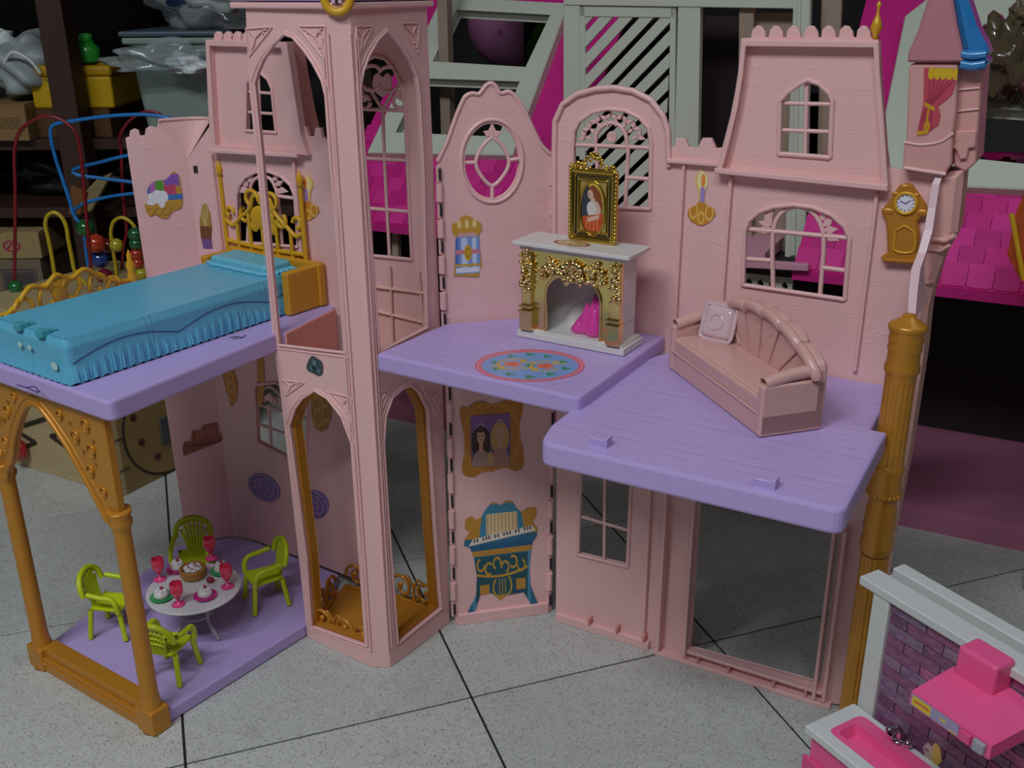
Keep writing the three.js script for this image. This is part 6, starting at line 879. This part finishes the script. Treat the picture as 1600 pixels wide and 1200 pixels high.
    const o = zp(318, 20, z - .02), ob = thing('plastic_bag', 'clear plastic bag with blue and orange contents on the bin lid', 'bag', [o[0], .511 + hh + .013, z - .1]); obj('film', crumple(.24, .16, .16, 2, 34, .22), mClear, ob); obj('orange_tube', rod([.05, .11, .04], [.12, .06, .10], .02, .02, 16), plastic(0xc86a1e, { roughness: .35 }), ob); obj('blue_bottle', rod([-.07, .12, .04], [-.05, .05, .08], .018, .018, 14), plastic(0x3a5a8c, { roughness: .3 }), ob); obj('grey_sheet', crumple(.13, .06, .06, 6, 20, .25).translate(.01, .03, .06), plastic(0x8c9490, { roughness: .4 }), ob); }
  { const z = Z + .02, c = zp(8, 130, z), bag = thing('plastic_bag', 'crumpled white plastic bag with grey folds on the cardboard box at far left', 'bag', [c[0], zp(20, 164, z)[1] + .012, z - .12]); obj('film', crumple(.13, .14, .15, 3, 36, .18), plastic(0x9aa2a2, { roughness: .45 }), bag); obj('handle_loop', tube([[-.02, .06, .075], [.01, .085, .085], [.04, .07, .085], [.055, .045, .08]], .0035, 20, 6), plastic(0xd8dcd8), bag); obj('knot', crumple(.05, .04, .04, 5, 16).translate(-.04, .09, .02), plastic(0xd4dada), bag); }
  // black case above, black bag and leather flap below
  { const a = zp(150, 10, Z + .02), t = thing('equipment_case', 'large black plastic case on the shelf above the bins', 'case', [a[0] - .12, .931, Z - .21]); obj('case_body', box(.8, .3, .3, -.02, .15, 0, .02), mBk, t); obj('case_seam', box(.804, .004, .304, -.02, .2, 0, .001), plastic(0x222224), t); obj('handle', tube([[-.1, .3, .1], [-.09, .33, .1], [.09, .33, .1], [.1, .3, .1]], .008, 24, 8), mBk, t); }
  { const z = Z + .04, c = zp(60, 300, z), t = thing('rubbish_bag', 'shiny black bag lying on the shelf behind the red wire arch', 'bag', [c[0] + .02, .372, z - .26]); obj('film', crumple(.40, .12, .2, 7, 44, .12), plastic(0x1a1b1e, { roughness: .3, clearcoat: .5 }), t); obj('tie', tube([[-.02, .09, .06], [0, .12, .07], [.02, .09, .07]], .005, 14, 6), mBk, t); }
  { const z = Z + .05, c = zp(140, 300, z), t = thing('leather_flap', 'folded tan and orange leather pouch behind the blue wire spiral', 'pouch', [c[0], .372, z]); const s = plate([[-.04, 0], [.0, .006], [.055, .085], [.02, .07], [-.035, .02]], [], .016, .008, .002); obj('flap', s, new THREE.MeshStandardMaterial({ color: 0x8c7a50, roughness: .7 }), t); obj('pocket', plate([[-.045, 0], [-.02, 0], [.0, .045], [-.03, .06]], [], .014, .014, .002), new THREE.MeshStandardMaterial({ color: 0x7c4a1c, roughness: .7 }), t); }
}
// ---------------------------------------------------------------- things at the right edge
{
  const cl = new Upright(fl(615, 655), fl(1600, 862)), q = (x, y, z) => { const u = cl.uv(x, y, z), p = cl.at(u[0], z); return [p[0], u[1], p[1]]; };
  const crump = (w, s) => { const g = new THREE.SphereGeometry(w, 30, 20), p = g.attributes.position; for (let i = 0; i < p.count; i++) { const x = p.getX(i) / w, y = p.getY(i) / w, z = p.getZ(i) / w, k = 1 + .22 * Math.sin(x * 6 + s) * Math.sin(y * 7 - s) + .12 * Math.sin(z * 12 + x * 9); p.setXYZ(i, x * w * k, y * w * k, z * w * k); } g.computeVertexNormals(); return g; };
  const a = q(1578, 90, -.2), bag = thing('plastic_bag', 'crumpled brownish clear bag in the dark opening at the upper right', 'bag', a); obj('film', crump(.06, 2), new THREE.MeshPhysicalMaterial({ color: 0x6a5c44, roughness: .2, clearcoat: .8, transmission: .3, thickness: 0 }), bag); obj('knot', crump(.02, 5).translate(0, .06, .02), plastic(0x6a5c44), bag);
  const b = q(1590, 258, -.38), tub = thing('toy_tub', 'hot pink plastic tub with small coloured pieces behind the right skylight', 'tub', [b[0], b[1] - .08, b[2]]);
  obj('tub_body', lathe([[0, 0], [.11, 0], [.13, .07], [.136, .078], [.134, .082], [.124, .078], [.106, .004], [0, .004]], 40), plastic(0xc01f74, { roughness: .35 }), tub);
  for (let k = 0; k < 9; k++) { const t = thing('toy_block', ['blue', 'red', 'yellow'][k % 3] + ' toy block lying ' + ['at the front', 'on the right', 'at the back'][Math.floor(k / 3)] + ' of the hot pink tub', 'toy block', [b[0] + .07 * Math.cos(k * .7) , b[1] - .012, b[2] + .07 * Math.sin(k * .7)], k, 'small blocks in the pink tub'); obj('block', box(.026, .02, .026, 0, .0, 0, .003), plastic([0x2f5fae, 0xb03030, 0xc0a030][k % 3]), t); obj('stud', new THREE.CylinderGeometry(.006, .006, .005, 12).translate(0, .0125, 0), plastic([0x2f5fae, 0xb03030, 0xc0a030][k % 3]), t); }
  const z3 = .1, p0 = q(1582, 350, z3), bx = thing('toy_canopy', 'translucent orange toy canopy with yellow top and gold rod at the right edge', 'toy canopy', [p0[0], 0, p0[2]], Math.atan2(-cl.d[1], cl.d[0]));
  const mO = new THREE.MeshPhysicalMaterial({ color: 0xe8904c, roughness: .2, transmission: .7, thickness: 0 }), yT = q(1590, 277, z3)[1], yB = q(1590, 436, z3)[1];
  obj('front_panel', plate([[.0, yB + .03], [.02, yB], [.11, yB], [.11, yT], [.012, yT], [.002, yT - .04]], [], .004, 0, .0008), mO, bx); obj('side_panel', box(.004, yT - yB - .03, .07, .008, (yT + yB) / 2 + .01, -.036, .001), mO, bx);
  obj('top', box(.1, .014, .08, .066, yT + .006, -.036, .003), plastic(0xb8a82a, { roughness: .3 }), bx); obj('rod', rod([-.003, yT - .045, .006], [.024, yB + .002, .01], .0035), mYellow, bx);
  obj('stand', [box(.03, yT, .03, .14, yT / 2, -.03, .003), box(.06, .012, .06, .1, yT - .02, -.03, .002), box(.09, .012, .09, .14, .006, -.03, .002)], plastic(0xb8a82a, { roughness: .3 }), bx);
}
scene.traverse((o) => { if (o.isMesh) { o.castShadow = true; o.receiveShadow = true; } });
renderer.render(scene, camera);
